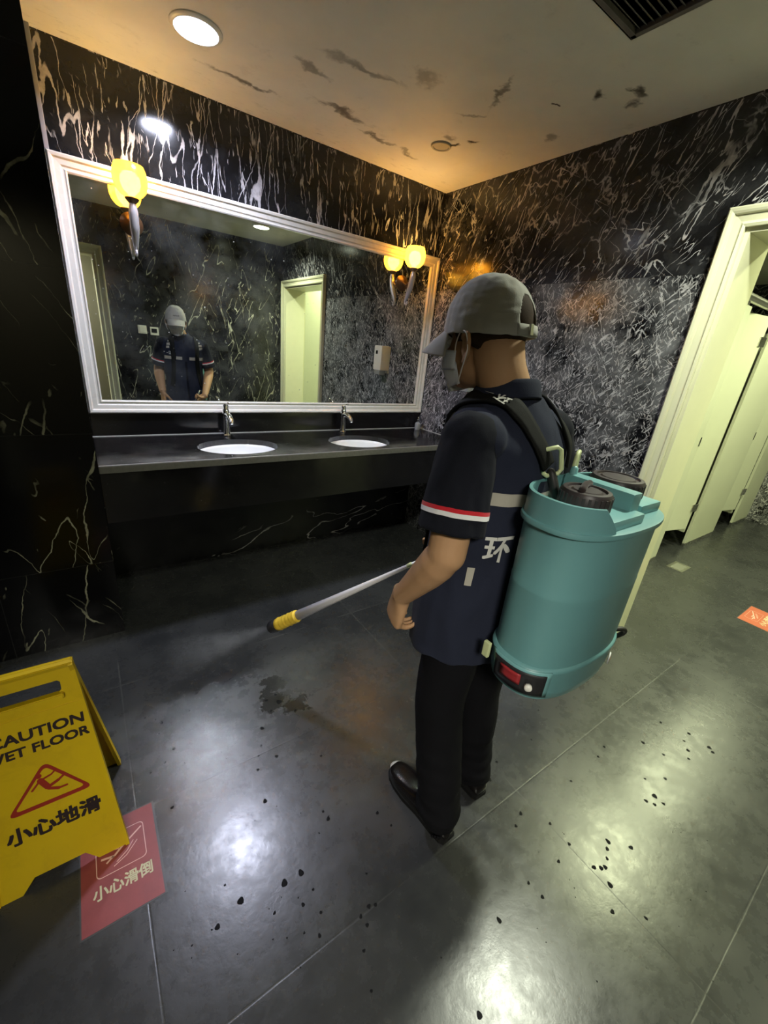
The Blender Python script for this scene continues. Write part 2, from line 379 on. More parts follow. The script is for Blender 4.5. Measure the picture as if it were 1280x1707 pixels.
M['white_paint'] = simple('white_gloss_frame', (.74, .72, .66), .28, .04)
M['door_paint'] = simple('cream_gloss_paint', (.70, .69, .50), .30, .05)
M['stall'] = simple('stall_laminate', (.56, .57, .45), .34, .05, 3)
M['stall_edge'] = simple('stall_edge_band', (.20, .20, .14), .4)
M['chrome'] = simple('chrome', (.82, .82, .83), .10, .04, metal=1.0)
M['steel'] = simple('brushed_steel', (.62, .61, .57), .28, .08, metal=1.0)
M['ceramic'] = simple('white_ceramic', (.86, .87, .86), .09, .02, coat=.5)
M['black_plastic'] = simple('black_plastic', (.022, .022, .024), .38, .2)
M['black_rubber'] = simple('black_rubber', (.02, .018, .017), .55, .2)
M['white_plastic'] = simple('white_plastic', (.78, .77, .70), .32, .03)
M['dark_glass'] = simple('dark_window', (.01, .01, .012), .1)
M['grille'] = simple('grille_metal', (.17, .15, .13), .5, .25, 30)
M['void'] = simple('dark_duct', (.012, .011, .01), .8)
def granite():
    n = NT('black_granite'); co = n.coords()
    sp = n.rng(n.voro(co, 260, 'F1'), .05, .16, 1, 0); k = n.rng(n.noise(co, 60, 2), .52, .6)
    drops = n.rng(n.voro(co, 75, 'F1'), .04, .10, 1, 0); dk = n.rng(n.noise(co, 5, 4), .5, .62)
    base = n.mix(n.math('MULTIPLY', n.math('MULTIPLY', sp, k), .4), (.007, .0065, .007), (.12, .11, .12))
    base = n.mix(n.math('MULTIPLY', n.math('MULTIPLY', drops, dk), .8), base, (.35, .34, .34))
    n.bs(col=base, rough=n.rng(n.noise(co, 5, 5), .35, .65, .08, .26), spec=.6); return n.m
M['granite'] = granite()
M['granite_lip_sheen'] = simple('granite_edge_painted_sheen', (.16, .155, .145), .3, .3, 60)  # paler than the top: reflection along the rounded edge put into the colour
def mirror_mat():
    n = NT('spotted_mirror_glass'); co = n.coords()
    d = n.voro(n.warp(co, 20, .01), 42, 'F1'); k = n.rng(n.noise(co, 3.5, 3), .50, .66)
    sp = n.math('MULTIPLY', n.rng(d, .05, .11, 1, 0), k)
    d2 = n.math('MULTIPLY', n.rng(n.voro(co, 16, 'F1'), .03, .06, 1, 0), n.rng(n.noise(co, 2, 2), .5, .6)); sp = n.math('MAXIMUM', sp, d2)
    haze = n.rng(n.noise(co, 5, 6, .6), .4, .8, 0, .05)
    n.bs(col=n.mix(sp, (.80, .84, .77), (.75, .75, .7)), metal=n.math('SUBTRACT', 1, n.math('ADD', n.math('MULTIPLY', sp, .75), haze)), rough=n.math('ADD', .012, n.math('MULTIPLY', sp, .4)))
    return n.m
M['mirror'] = mirror_mat()
def emit(name, col, st):
    n = NT(name); n.bs(col=(.8, .8, .8), em=col, es=st, rough=.4); return n.m
def shade_mat():
    n = NT('amber_glass_shade'); tr = n.n('ShaderNodeBsdfTranslucent'); gl = n.n('ShaderNodeBsdfGlossy'); em = n.n('ShaderNodeEmission')
    tr.inputs[0].default_value = (1, .70, .12, 1); gl.inputs['Roughness'].default_value = .15; gl.inputs[0].default_value = (.9, .8, .6, 1)
    em.inputs[0].default_value = (1, .62, .05, 1); em.inputs[1].default_value = .7
    tp = n.n('ShaderNodeBsdfTransparent'); tp.inputs[0].default_value = (1, .88, .72, 1); m0 = n.n('ShaderNodeMixShader'); m0.inputs[0].default_value = .30; n.l(tr.outputs[0], m0.inputs[1]); n.l(tp.outputs[0], m0.inputs[2])
    m1 = n.n('ShaderNodeMixShader'); m1.inputs[0].default_value = .06; n.l(m0.outputs[0], m1.inputs[1]); n.l(gl.outputs[0], m1.inputs[2])
    ad = n.n('ShaderNodeAddShader'); n.l(m1.outputs[0], ad.inputs[0]); n.l(em.outputs[0], ad.inputs[1]); n.l(ad.outputs[0], n.out.inputs[0]); return n.m
M['shade'] = shade_mat()
M['porcelain_horn'] = simple('pewter_horn', (.62, .60, .62), .25, .1, metal=.55)
M['bronze'] = simple('sconce_bronze', (.16, .10, .06), .3, .2, metal=.8)
def fabric(name, col, rough=.85, var=.2, sheen=.15):
    n = NT(name); co = n.coords(); f = n.noise(co, 9, 4)
    wv = n.noise(n.map(co, scale=(1, 1, 1)), 420, 2)
    n.bs(col=n.mix(f, tuple(c*(1-var) for c in col), tuple(min(1, c*(1+var)) for c in col)), rough=rough, sheen=sheen, spec=.12)
    n.bump(n.math('ADD', wv, n.math('MULTIPLY', n.noise(co, 35, 3), 1.2)), .25, .0015); return n.m
M['vest'] = fabric('navy_vest_cloth', (.018, .0215, .038), sheen=.03); M['sleeve'] = fabric('black_navy_cloth', (.008, .009, .014), sheen=.02); M['trouser'] = fabric('black_trouser_cloth', (.0055, .0055, .007), sheen=.0)
M['red_band'] = fabric('red_ribbon', (.50, .02, .03)); M['white_band'] = fabric('white_ribbon', (.70, .70, .70))
M['reflect'] = simple('grey_reflective_tape', (.42, .40, .34), .42, .12, 30)
M['print'] = simple('silver_lettering', (.62, .62, .58), .45, .05)
M['cap'] = fabric('grey_cap_cotton', (.40, .39, .355), .9, .08)
M['cap_dark'] = fabric('dark_cap_lining', (.03, .02, .02))
M['strap'] = fabric('black_webbing', (.007, .0072, .0065), .75, sheen=0)
def skin():
    n = NT('skin'); co = n.coords(); f = n.noise(co, 14, 5)
    n.bs(col=n.mix(f, (.40, .225, .115), (.50, .30, .16)), rough=.62, spec=.3, sss=.06); n.b.inputs['Subsurface Radius'].default_value = (.01, .004, .002)
    n.bump(n.noise(co, 180, 3), .12, .001); return n.m
M['skin'] = skin()
M['hair'] = fabric('cropped_black_hair', (.045, .028, .018), .8, .4, sheen=0)
M['mask'] = fabric('pale_blue_mask_cloth', (.66, .70, .76), .9, .04)
M['cord'] = simple('white_cord', (.75, .72, .66), .6)
M['shoe'] = simple('black_leather', (.007, .0055, .0055), .22, .25, 30)
M['sole'] = simple('shoe_sole_rubber', (.009, .009, .009), .7, spec=.15)
M['toe'] = simple('pale_toe_patch', (.60, .59, .56), .4)
M['teal'] = simple('teal_tank_plastic', (.14, .32, .33), .36, .10, 4, bump=.05, coat=.12, croug=.35)
M['teal_light'] = simple('teal_rim_plastic', (.175, .39, .40), .34, .08, 6)
M['lid'] = simple('dark_lid_plastic', (.045, .035, .036), .42, .25, 25)
M['red_switch'] = simple('red_switch', (.35, .03, .035), .35)
M['lime'] = simple('lime_plastic_buckle', (.60, .66, .36), .35, .05)
def sign_yellow():
    n = NT('yellow_sign_plastic'); co = n.coords(); d = n.rng(n.noise(n.warp(co, 8, .2), 12, 6, .65), .5, .75)
    n.bs(col=n.mix(n.math('MULTIPLY', d, .35), (.62, .43, .004), (.36, .23, .008)), rough=.42, spec=.4); n.bump(n.noise(co, 40, 3), .1, .002); return n.m
M['yellow'] = sign_yellow()
M['sign_black'] = simple('sign_black_ink', (.02, .01, .012), .5); M['sign_red'] = simple('sign_red_ink', (.30, .02, .008), .5)
M['sticker'] = simple('red_floor_sticker', (.24, .045, .045), .42, .18, 25, bump=.08); M['sticker2'] = simple('orange_red_floor_sticker', (.42, .10, .05), .4, .12, 25)
M['sticker_ink'] = simple('sticker_pale_ink', (.55, .53, .34), .5); M['sticker_edge'] = simple('sticker_clear_edge', (.05, .055, .055), .35)
M['pink_ink'] = simple('sticker_pink_ink', (.70, .42, .36), .5)
M['yellow_tape'] = simple('yellow_sleeve_plastic', (.80, .55, .05), .5, .15, 40); M['lance'] = simple('white_lance_tube', (.80, .78, .80), .3, .04)
M['clear'] = simple('clear_bottle_plastic', (.75, .76, .76), .12, .05, trans=.6)
M['drop'] = simple('dark_floor_droplet', (.005, .005, .006), .6, spec=.1)
# ------------------------------------------------------------------ the room
XL, YF, XR2, YS, YB2 = -3.3, -3.05, 4.0, -3.55, .0
def struct(o): o['kind'] = 'structure'; return o
def boxes(name, L, mat, bev=0, parent=None):
    mb = MB()
    for a, b in L: mb.box(a, b, bev)
    return mb.build(name, mat, parent)
struct(boxes('floor', [((-4.6, -4.8, -.08), (4.3, .3, 0))], M['floor']))
cl = boxes('ceiling', [((-4.6, -4.8, CEIL), (4.3, -1.90, CEIL+.1)), ((-4.6, -1.58, CEIL), (4.3, .3, CEIL+.1)), ((-4.6, -1.90, CEIL), (-1.20, -1.58, CEIL+.1)), ((-.60, -1.90, CEIL), (4.3, -1.58, CEIL+.1))], M['ceiling']); struct(cl)
struct(boxes('wall_back', [((-4.6, 0, .84), (0, .15, CEIL))], M['wall_back'])); struct(boxes('wall_back_lower', [((-4.6, 0, 0), (0, .15, .84))], M['lower']))
struct(boxes('wall_pier', [((-3.6, -.602, 0), (-2.278, 0, CEIL))], M['pier']))
struct(boxes('wall_left', [((XL-.15, YF, 0), (XL, -.602, CEIL))], M['side']))
DY0, DY1, DZ = -1.893, -2.955, 2.066       # clear opening of the right doorway
struct(boxes('wall_right', [((0, DY0, 0), (.262, .15, CEIL)), ((0, DY0-1.2, DZ), (.262, DY0, CEIL)), ((0, -3.55, 0), (.262, DY1, DZ)), ((0, -3.55, DZ), (.262, DY0-1.2, CEIL))], M['wall_right']))
OX0, OX1, OZ = -2.02, -2.86, 2.085         # clear opening of the doorway behind the camera
struct(boxes('wall_front', [((OX0, YF-.22, 0), (0, YF, CEIL)), ((-4.6, YF-.22, 0), (OX1, YF, CEIL)), ((OX1, YF-.22, OZ), (OX0, YF, CEIL))], M['opp']))
struct(boxes('wall_stall_back', [((.262, -.05, 0), (4.2, .1, CEIL))], M['side']))
struct(boxes('wall_far', [((XR2, YS, 0), (XR2+.15, 0, CEIL))], M['wall_right']))
struct(boxes('wall_stall_front', [((.262, YS-.15, 0), (XR2+.15, YS, CEIL))], M['stall']))
M['hall'] = simple('corridor_paint', (.12, .11, .065), .6)
struct(boxes('wall_corridor', [((-4.6, -4.8, 0), (.3, -4.65, CEIL)), ((-4.6, -4.7, 0), (-4.45, .2, CEIL)), ((.15, -4.7, 0), (.3, -3.7, CEIL))], M['hall']))

def molding(mb, path, prof, normal):
    """sweep a profile (w outward from the opening, d off the wall) along a mitred open path; path: list of (point, outward vector)"""
    n = len(prof); base = len(mb.v); v = []; f = []
    for p, o in path:
        for w_, d_ in prof: v.append(Vector(p)+Vector(o)*w_+Vector(normal)*d_)
    for i in range(len(path)-1):
        for k in range(n-1): f.append((i*n+k, i*n+k+1, (i+1)*n+k+1, (i+1)*n+k))
        f.append((i*n+n-1, i*n, (i+1)*n, (i+1)*n+n-1))
    f.append(tuple(range(n))); f.append(tuple((len(path)-1)*n+k for k in range(n))[::-1])
    mb.add(v, f)
ARCH = [(0, 0), (0, .018), (.010, .022), (.014, .016), (.020, .014), (.044, .020), (.048, .030), (.056, .034), (.066, .036), (.072, .030), (.072, 0)]
def doorway(name, mat, kind, lo, hi, top, w0, w1, normal):
    """lining and architraves; kind 'x': wall lies in YZ (lo, hi are y); w0 room face, w1 far face"""
    P = (lambda w_, u, z: (w_, u, z)) if kind == 'x' else (lambda w_, u, z: (u, w_, z))
    o = empty(name, P(w0, (lo+hi)/2, 0)); struct(o)
    t = .018
    for nm, a, b in (('jamb', P(w0, lo, 0), P(w1, lo-t, top)), ('jamb', P(w0, hi, 0), P(w1, hi+t, top)), ('head_lining', P(w0, lo-t, top), P(w1, hi+t, top-t))):
        MB().box(a, b, .002).build(nm, mat, o)
    for face, nn in ((w0, normal), (w1, tuple(-c for c in normal))):
        out = Vector(P(0, 1, 0)); up = Vector((0, 0, 1)); mb = MB()
        pl = P(face, lo, 0); pt = P(face, lo, top); qt = P(face, hi, top); ql = P(face, hi, 0)
        molding(mb, [(pl, out), (pt, out+up), (qt, -out+up), (ql, -out)], ARCH, nn)
        bm = bmesh.new(); ob = mb.build('architrave', mat, o); bm.from_mesh(ob.data); bmesh.ops.recalc_face_normals(bm, faces=bm.faces); bm.to_mesh(ob.data); bm.free()
    return o
doorway('door_1', M['door_paint'], 'x', DY0, DY1, DZ, 0, .262, (-1, 0, 0))
doorway('door_2', M['door_paint'], 'y', OX0, OX1, OZ, YF, YF-.22, (0, 1, 0))
# white caulk lines where the counter meets the walls, and a pale strip beside the pier
caulk = simple('caulk', (.50, .49, .47), .5)
t = MB().box((-2.278, -.022, .876), (-.001, -.028, .881)).build('trim_1', caulk); struct(t)
t = MB().box((-.006, -.60, .876), (-.0005, -.03, .880)).build('trim_2', caulk); struct(t)
M['pale_strip'] = simple('pale_wall_strip', (.36, .35, .38), .4)
t = MB().box((-2.278, -.030, 2.124), (-2.262, -.001, CEIL-.001), .003).build('trim_3', M['pale_strip']); struct(t)

# ------------------------------------------------------------------ mirror
mo = empty('mirror', (-1.139, 0, 1.565)); tag(mo, 'wide wall mirror in a moulded white frame above the black counter', 'mirror')
fx0, fx1, fz0, fz1 = -2.276, -.003, 1.006, 2.124; FW = .066
prof = [(0, .0), (0, .020), (.006, .024), (.012, .020), (.018, .020), (.024, .026), (.044, .028), (.050, .036), (.060, .038), (FW, .032), (FW, 0)]
mb = MB()
ix0, ix1, iz0, iz1 = fx0+FW, fx1-FW, fz0+FW, fz1-FW
P4 = [((ix0, 0, iz0), (-1, 0, -1)), ((ix0, 0, iz1), (-1, 0, 1)), ((ix1, 0, iz1), (1, 0, 1)), ((ix1, 0, iz0), (1, 0, -1)), ((ix0, 0, iz0), (-1, 0, -1))]
molding(mb, P4, prof, (0, -1, 0))
ob = mb.build('frame', M['white_paint'], mo); bm = bmesh.new(); bm.from_mesh(ob.data); bmesh.ops.remove_doubles(bm, verts=bm.verts, dist=1e-5); bmesh.ops.recalc_face_normals(bm, faces=bm.faces); bm.to_mesh(ob.data); bm.free()
MB().box((ix0-.004, -.010, iz0-.004), (ix1+.004, -.004, iz1+.004)).build('mirror_glass', M['mirror'], mo)

# ------------------------------------------------------------------ counter, sinks, taps
ZC = .877; SINKS = [(-1.60, -.365), (-.80, -.378)]; SRX, SRY = .222, .172
co_ = empty('vanity_counter', (-1.139, -.3, ZC)); tag(co_, 'long black granite washbasin counter under the mirror', 'counter')
def plate_with_holes(x0, y0, x1, y1, z0, z1, holes):
    bm = bmesh.new(); loops = [[(x0, y0), (x1, y0), (x1, y1), (x0, y1)]]
    for cx, cy, rx, ry in holes: loops.append([(cx+rx*math.cos(2*PI*k/56), cy+ry*math.sin(2*PI*k/56)) for k in range(56)])
    es = []
    for L in loops:
        vs = [bm.verts.new((a, b, z1)) for a, b in L]; es += [bm.edges.new((vs[i], vs[(i+1) % len(vs)])) for i in range(len(vs))]
    bmesh.ops.triangle_fill(bm, use_beauty=True, edges=es)
    r = bmesh.ops.extrude_face_region(bm, geom=list(bm.faces)); bmesh.ops.translate(bm, vec=(0, 0, z0-z1), verts=[g for g in r['geom'] if isinstance(g, bmesh.types.BMVert)])
    bmesh.ops.recalc_face_normals(bm, faces=bm.faces); return bm
MB().bm(plate_with_holes(-2.276, -.585, -.001, -.022, ZC-.035, ZC, [(c[0], c[1], SRX, SRY) for c in SINKS])).build('countertop', M['granite'], co_)
MB().box((-2.276, -.604, ZC-.036), (-.001, -.585, ZC-.0005), .005).build('front_edge', M['granite_lip_sheen'], co_)
MB().box((-2.276, -.592, .60), (-.001, -.566, ZC-.036), .002).build('apron', M['granite'], co_)
MB().box((-2.276, -.022, ZC-.03), (-.001, -.001, 1.004), .002).build('backsplash', M['granite'], co_)
def sink(cx, cy, label):
    s = empty('sink', (cx, cy, ZC)); tag(s, label, 'sink', 'washbasins in the counter')
    v = []; NR = 14; n = 56
    prof = [(1.03, -.036)] + [(math.cos(t)**.55 if t < 1.5 else .10, -.036-.135*math.sin(t)) for t in np.linspace(0, 1.5, NR)]
    for r, z in prof:
        for k in range(n): a = 2*PI*k/n; v.append((cx+SRX*1.02*r*math.cos(a), cy+SRY*1.02*r*math.sin(a), ZC+z))
    f = grid_faces(n, len(prof), True); f.append(tuple((len(prof)-1)*n+k for k in range(n)))
    b = mesh_obj('basin', v, f, M['ceramic'], s, True); with_mods(b, ('SOLIDIFY', dict(thickness=.006, offset=1)))
    MB().lathe([(.012, 0), (.022, .001), (.023, .004), (.018, .005), (.012, .002)], (cx, cy, ZC-.172), 24).build('drain', M['chrome'], s, True)
sink(*SINKS[0], 'left white oval basin set into the black counter'); sink(*SINKS[1], 'right white oval basin set into the black counter, beside the cleaner')
def faucet(x, y, label):
    s = empty('faucet', (x, y, ZC)); tag(s, label, 'faucet', 'taps at the basins')
    MB().lathe([(.0, 0), (.027, 0), (.028, .006), (.022, .010), (.0205, .02), (.019, .10), (.022, .125), (.022, .150), (.016, .162), (.0, .165)], (x, y, ZC), 28).build('body', M['chrome'], s, auto=40)
    p = catmull([(x, y-.005, ZC+.128), (x, y-.05, ZC+.132), (x, y-.095, ZC+.118), (x, y-.118, ZC+.098)], 6)
    MB().tube(p, [.017, .016, .0145, .013], 16).build('spout', M['chrome'], s, auto=40)
    h = MB().lathe([(.0, 0), (.017, 0), (.0165, .018), (.012, .026), (0, .028)], (x, y, ZC+.163), 24)
    h.tube([(x, y-.004, ZC+.185), (x, y-.035, ZC+.200), (x, y-.065, ZC+.206)], [.008, .007, .006], 10, .6).build('lever', M['chrome'], s, auto=40)
faucet(-1.592, -.085, 'chrome tap standing behind the left basin'); faucet(-.775, -.090, 'chrome tap standing behind the right basin')
# small pump bottle in the corner
s = empty('pump_bottle', (-.065, -.085, ZC)); tag(s, 'small clear pump bottle on the counter in the corner by the mirror', 'bottle')
MB().lathe([(0, 0), (.021, 0), (.023, .006), (.023, .045), (.018, .056), (.009, .061), (.009, .068), (0, .068)], (-.065, -.085, ZC), 24).build('bottle', M['clear'], s, auto=40)
MB().lathe([(0, .068), (.012, .068), (.012, .080), (.005, .082), (.005, .098), (0, .098)], (-.065, -.085, ZC), 16).tube([(-.065, -.085, ZC+.098), (-.075, -.10, ZC+.100), (-.085, -.112, ZC+.095)], .006, 8).build('pump_head', M['chrome'], s, auto=40)

# ------------------------------------------------------------------ wall sconces
def sconce(x, label, power, lcol):
    s = empty('wall_sconce', (x, -.035, 1.93)); tag(s, label, 'lamp', 'sconces on the mirror')
    y0 = -.014; yb = -.135
    Mx = Matrix.Rotation(PI/2, 3, 'X')
    MB().lathe([(0, 0), (.048, 0), (.050, .006), (.040, .012), (.030, .020), (0, .024)], (x, y0+.003, 1.915), 32, Mx).build('wall_plate', M['bronze'], s, auto=35)
    MB().tube(catmull([(x, y0-.018, 1.915), (x, -.07, 1.900), (x, -.11, 1.920), (x, yb, 1.965)], 8), [.007, .008, .010], 12).build('arm', M['bronze'], s, True)
    # fluted horn hanging below the shade, curled at the tip
    pts = catmull([(x, yb, 1.985), (x, yb+.002, 1.945), (x, yb+.018, 1.885), (x, yb+.048, 1.825), (x, yb+.062, 1.795), (x, yb+.052, 1.777), (x, yb+.038, 1.782), (x, yb+.040, 1.794)], 8)
    v, f = tube(pts, [.013, .020, .0205, .014, .0085, .006, .0055, .006], 20)
    MB().add(v, f).build('horn', M['porcelain_horn'], s, True)
    MB().lathe([(0, 1.978), (.014, 1.978), (.026, 1.990), (.030, 1.998), (.026, 2.001), (0, 2.001)], (x, yb, 0), 28).build('cup', M['bronze'], s, auto=35)
    prof = [(.022, 2.000), (.045, 2.010), (.062, 2.030), (.070, 2.055), (.071, 2.080), (.066, 2.105), (.058, 2.124)]
    zz = np.linspace(0, 1, 20); r = np.interp(zz, np.linspace(0, 1, 7), [p[0] for p in prof]); z = np.interp(zz, np.linspace(0, 1, 7), [p[1] for p in prof])
    v = []
    for a, b in zip(r, z):
        for k in range(40): t = 2*PI*k/40; v.append((x+a*math.cos(t), yb+a*math.sin(t), b))
    o = mesh_obj('shade', v, grid_faces(40, 20, True), M['shade'], s, True); with_mods(o, ('SOLIDIFY', dict(thickness=.003, offset=-1)))
    MB().lathe([(0, 2.004), (.012, 2.004), (.016, 2.014), (.034, 2.032), (.042, 2.056), (.040, 2.078), (.026, 2.096), (0, 2.102)], (x, yb, 0), 20).build('bulb', emit('bulb_glow', (1, .76, .50), 17), s, True)
    l = bpy.data.lights.new('sconce_light', 'POINT'); l.energy = power; l.color = lcol; l.shadow_soft_size = .024
    lo = bpy.data.objects.new('sconce_light', l); lo.location = (x, yb, 2.112); COL.objects.link(lo)
sconce(SCONCE[0][0], 'left amber glass sconce on the mirror, glowing lemon yellow near the pier', SCONCE[0][1], (1, .60, .07))
sconce(SCONCE[1][0], 'right amber glass sconce on the mirror, beside the room corner', SCONCE[1][1], (1, .56, .12))

# ------------------------------------------------------------------ ceiling things
def downlight(x, y, c, label, k):
    s = empty('ceiling_downlight', (x, y, CEIL)); tag(s, label, 'ceiling light', 'round ceiling downlights')
    MB().lathe([(.078, 0), (.094, 0), (.094, -.004), (.088, -.009), (.079, -.010), (.078, 0)], (x, y, CEIL), 48).build('rim', M['white_plastic'], s, auto=40)
    MB().lathe([(0, -.018), (.05, -.016), (.074, -.010), (.079, -.004), (.079, .0)], (x, y, CEIL), 48).build('diffuser', emit('diffuser_glow', c, k), s, True)
for (x, y, pw, c, lb) in DOWN: downlight(x, y, c, lb, 9 if pw > 20 else 7)
s = empty('corridor_fill_panel', (-2.95, -4.0, CEIL)); tag(s, 'added square fill panel, unseen on the corridor ceiling behind the photographer', 'ceiling light')  # added to brighten the near sides of sign, arm and tank
MB().box((-3.26, -4.31, CEIL-.014), (-2.64, -3.69, CEIL), .003).build('fill_panel_housing', M['white_plastic'], s); MB().box((-3.245, -4.295, CEIL-.019), (-2.655, -3.705, CEIL-.013)).build('fill_panel_diffuser', emit('fill_panel_glow', (1, .97, .86), 4), s)
s = empty('old_ceiling_fitting', (-.505, -.508, CEIL)); tag(s, 'unlit round ceiling fitting with a stained rim above the mirror corner', 'ceiling fitting')
MB().lathe([(.0, -.006), (.040, -.006), (.043, -.009), (.052, -.009), (.055, -.006), (.056, .0), (0, .0)], (-.505, -.508, CEIL), 48).build('cover', simple('aged_cream_cover', (.42, .37, .27), .5), s, auto=30)
v = empty('air_vent', (-.9, -1.74, CEIL)); tag(v, 'dark louvred ceiling air vent near the top edge', 'air vent')
boxes('duct', [((-1.20, -1.90, CEIL+.10), (-.60, -1.58, CEIL+.11)), ((-1.21, -1.91, CEIL), (-1.2, -1.57, CEIL+.11)), ((-.60, -1.91, CEIL), (-.59, -1.57, CEIL+.11)), ((-1.2, -1.58, CEIL), (-.6, -1.57, CEIL+.11)), ((-1.2, -1.91, CEIL), (-.6, -1.90, CEIL+.11))], M['void'], 0, v)
mb = MB(); FR = .018
for a, b in (((-1.2, -1.90), (-1.2+FR, -1.58)), ((-.6-FR, -1.90), (-.6, -1.58)), ((-1.2, -1.90), (-.6, -1.90+FR)), ((-1.2, -1.58-FR), (-.6, -1.58))): mb.box((a[0], a[1], CEIL-.006), (b[0], b[1], CEIL+.01), .002)
mb.build('frame', M['grille'], v)
for i in range(13):
    yy = -1.605-i*.0225; Mr = Matrix.Translation((0, yy, CEIL+.008)) @ Matrix.Rotation(math.radians(38), 4, 'X')
    MB().box((-1.19, -.009, -.0008), (-.61, .009, .0008), 0, Mr).build('slat', M['grille'], v)

# ------------------------------------------------------------------ wall fittings
s = empty('soap_dispenser', (0, -.565, 1.375)); tag(s, 'white wall-mounted soap dispenser on the marble by the mirror corner', 'soap dispenser')
MB().box((-.012, -.622, 1.262), (-.0005, -.508, 1.490), .003).box((-.098, -.625, 1.285), (-.010, -.505, 1.492), .012).build('housing', M['white_plastic'], s, auto=40)
MB().box((-.102, -.592, 1.420), (-.096, -.566, 1.450), .001).build('level_window', M['dark_glass'], s)
MB().box((-.094, -.608, 1.248), (-.030, -.522, 1.288), .006).build('nozzle_tray', M['clear'], s, auto=40)
def wallplate(x, z, label, sock):
    s = empty('wall_plate_switch', (x, YF, z)); tag(s, label, 'switch')
    MB().box((x-.043, YF+.0005, z-.043), (x+.043, YF+.010, z+.043), .003).build('plate', M['white_plastic'], s)
    if sock: MB().box((x-.030, YF+.009, z-.018), (x+.026, YF+.013, z+.026), .002).build('dark_panel', M['dark_glass'], s)
    else: MB().box((x-.030, YF+.009, z-.032), (x+.030, YF+.014, z+.032), .003).build('rocker', M['white_plastic'], s)
wallplate(-1.655, 1.403, 'plain white switch plate on the opposite wall, seen in the mirror', False)
wallplate(-1.535, 1.396, 'white plate with a dark panel on the opposite wall, seen in the mirror', True)

# ------------------------------------------------------------------ toilet stalls beyond the doorway
SY = -1.53
st = empty('toilet_cubicle_row', (2.1, SY, 0)); tag(st, 'row of cream toilet cubicles with doors ajar, seen through the right doorway', 'toilet cubicles')
def stall_panel(x0, x1, z1=1.985):
    s = MB().box((x0, SY, .035), (x1, SY+.022, z1), .0015).build('front_panel', M['stall'], st)
    MB().box((x0, SY+.001, .0), (x1, SY+.021, .035)).build('plinth', M['steel'], s)
    MB().box((x1-.012, SY-.004, 1.005), (x1+.004, SY-.0005, 1.075), .002).build('latch', M['black_plastic'], s)
stall_panel(.75, 1.580); stall_panel(2.185, 2.912); stall_panel(3.475, 3.98)
def stall_door(x0, x1, ang):
    Mr = Matrix.Translation((x1, SY+.012, 0)) @ Matrix.Rotation(-ang, 4, 'Z')
    s = MB().box((x0-x1, -.009, .215), (0, .009, 1.975), .0015, Mr).build('door', M['stall'], st)
    for z in (.42, 1.80): MB().box((-.03, -.016, z-.035), (.045, -.008, z+.035), .002, Mr).build('hinge', M['steel'], s)
    MB().box((-.002, -.008, .215), (.001, .008, 1.975), 0, Mr).build('edge_band', M['stall_edge'], s)
stall_door(1.60, 2.05, math.radians(12)); stall_door(2.93, 3.37, math.radians(12))
s = MB().tube([(.27, SY+.011, 2.035), (3.99, SY+.011, 2.035)], .027, 20, cap=False).build('head_rail', M['steel'], st, auto=40)
for x in (.9, 1.5, 2.25, 2.85, 3.55): MB().box((x-.02, SY+.002, 1.98), (x+.02, SY+.020, 2.02)).build('rail_clamp', M['steel'], s)
for x in (2.14, 3.42): MB().box((x, SY+.03, .15), (x+.02, -.06, 1.98), .0015).build('partition', M['stall'], st)
s = empty('floor_drain', (1.65, -1.70, 0)); tag(s, 'small rectangular metal floor drain in front of the stalls', 'drain')
boxes('drain_rim', [((1.555, -1.755, 0), (1.745, -1.735, .003)), ((1.555, -1.655, 0), (1.745, -1.635, .003)), ((1.555, -1.735, 0), (1.575, -1.655, .003)), ((1.725, -1.735, 0), (1.745, -1.655, .003))], M['steel'], 0, s)
boxes('drain_plate', [((1.575, -1.735, 0), (1.725, -1.655, .0015))], simple('dull_drain_plate', (.16, .16, .13), .5), 0, s)

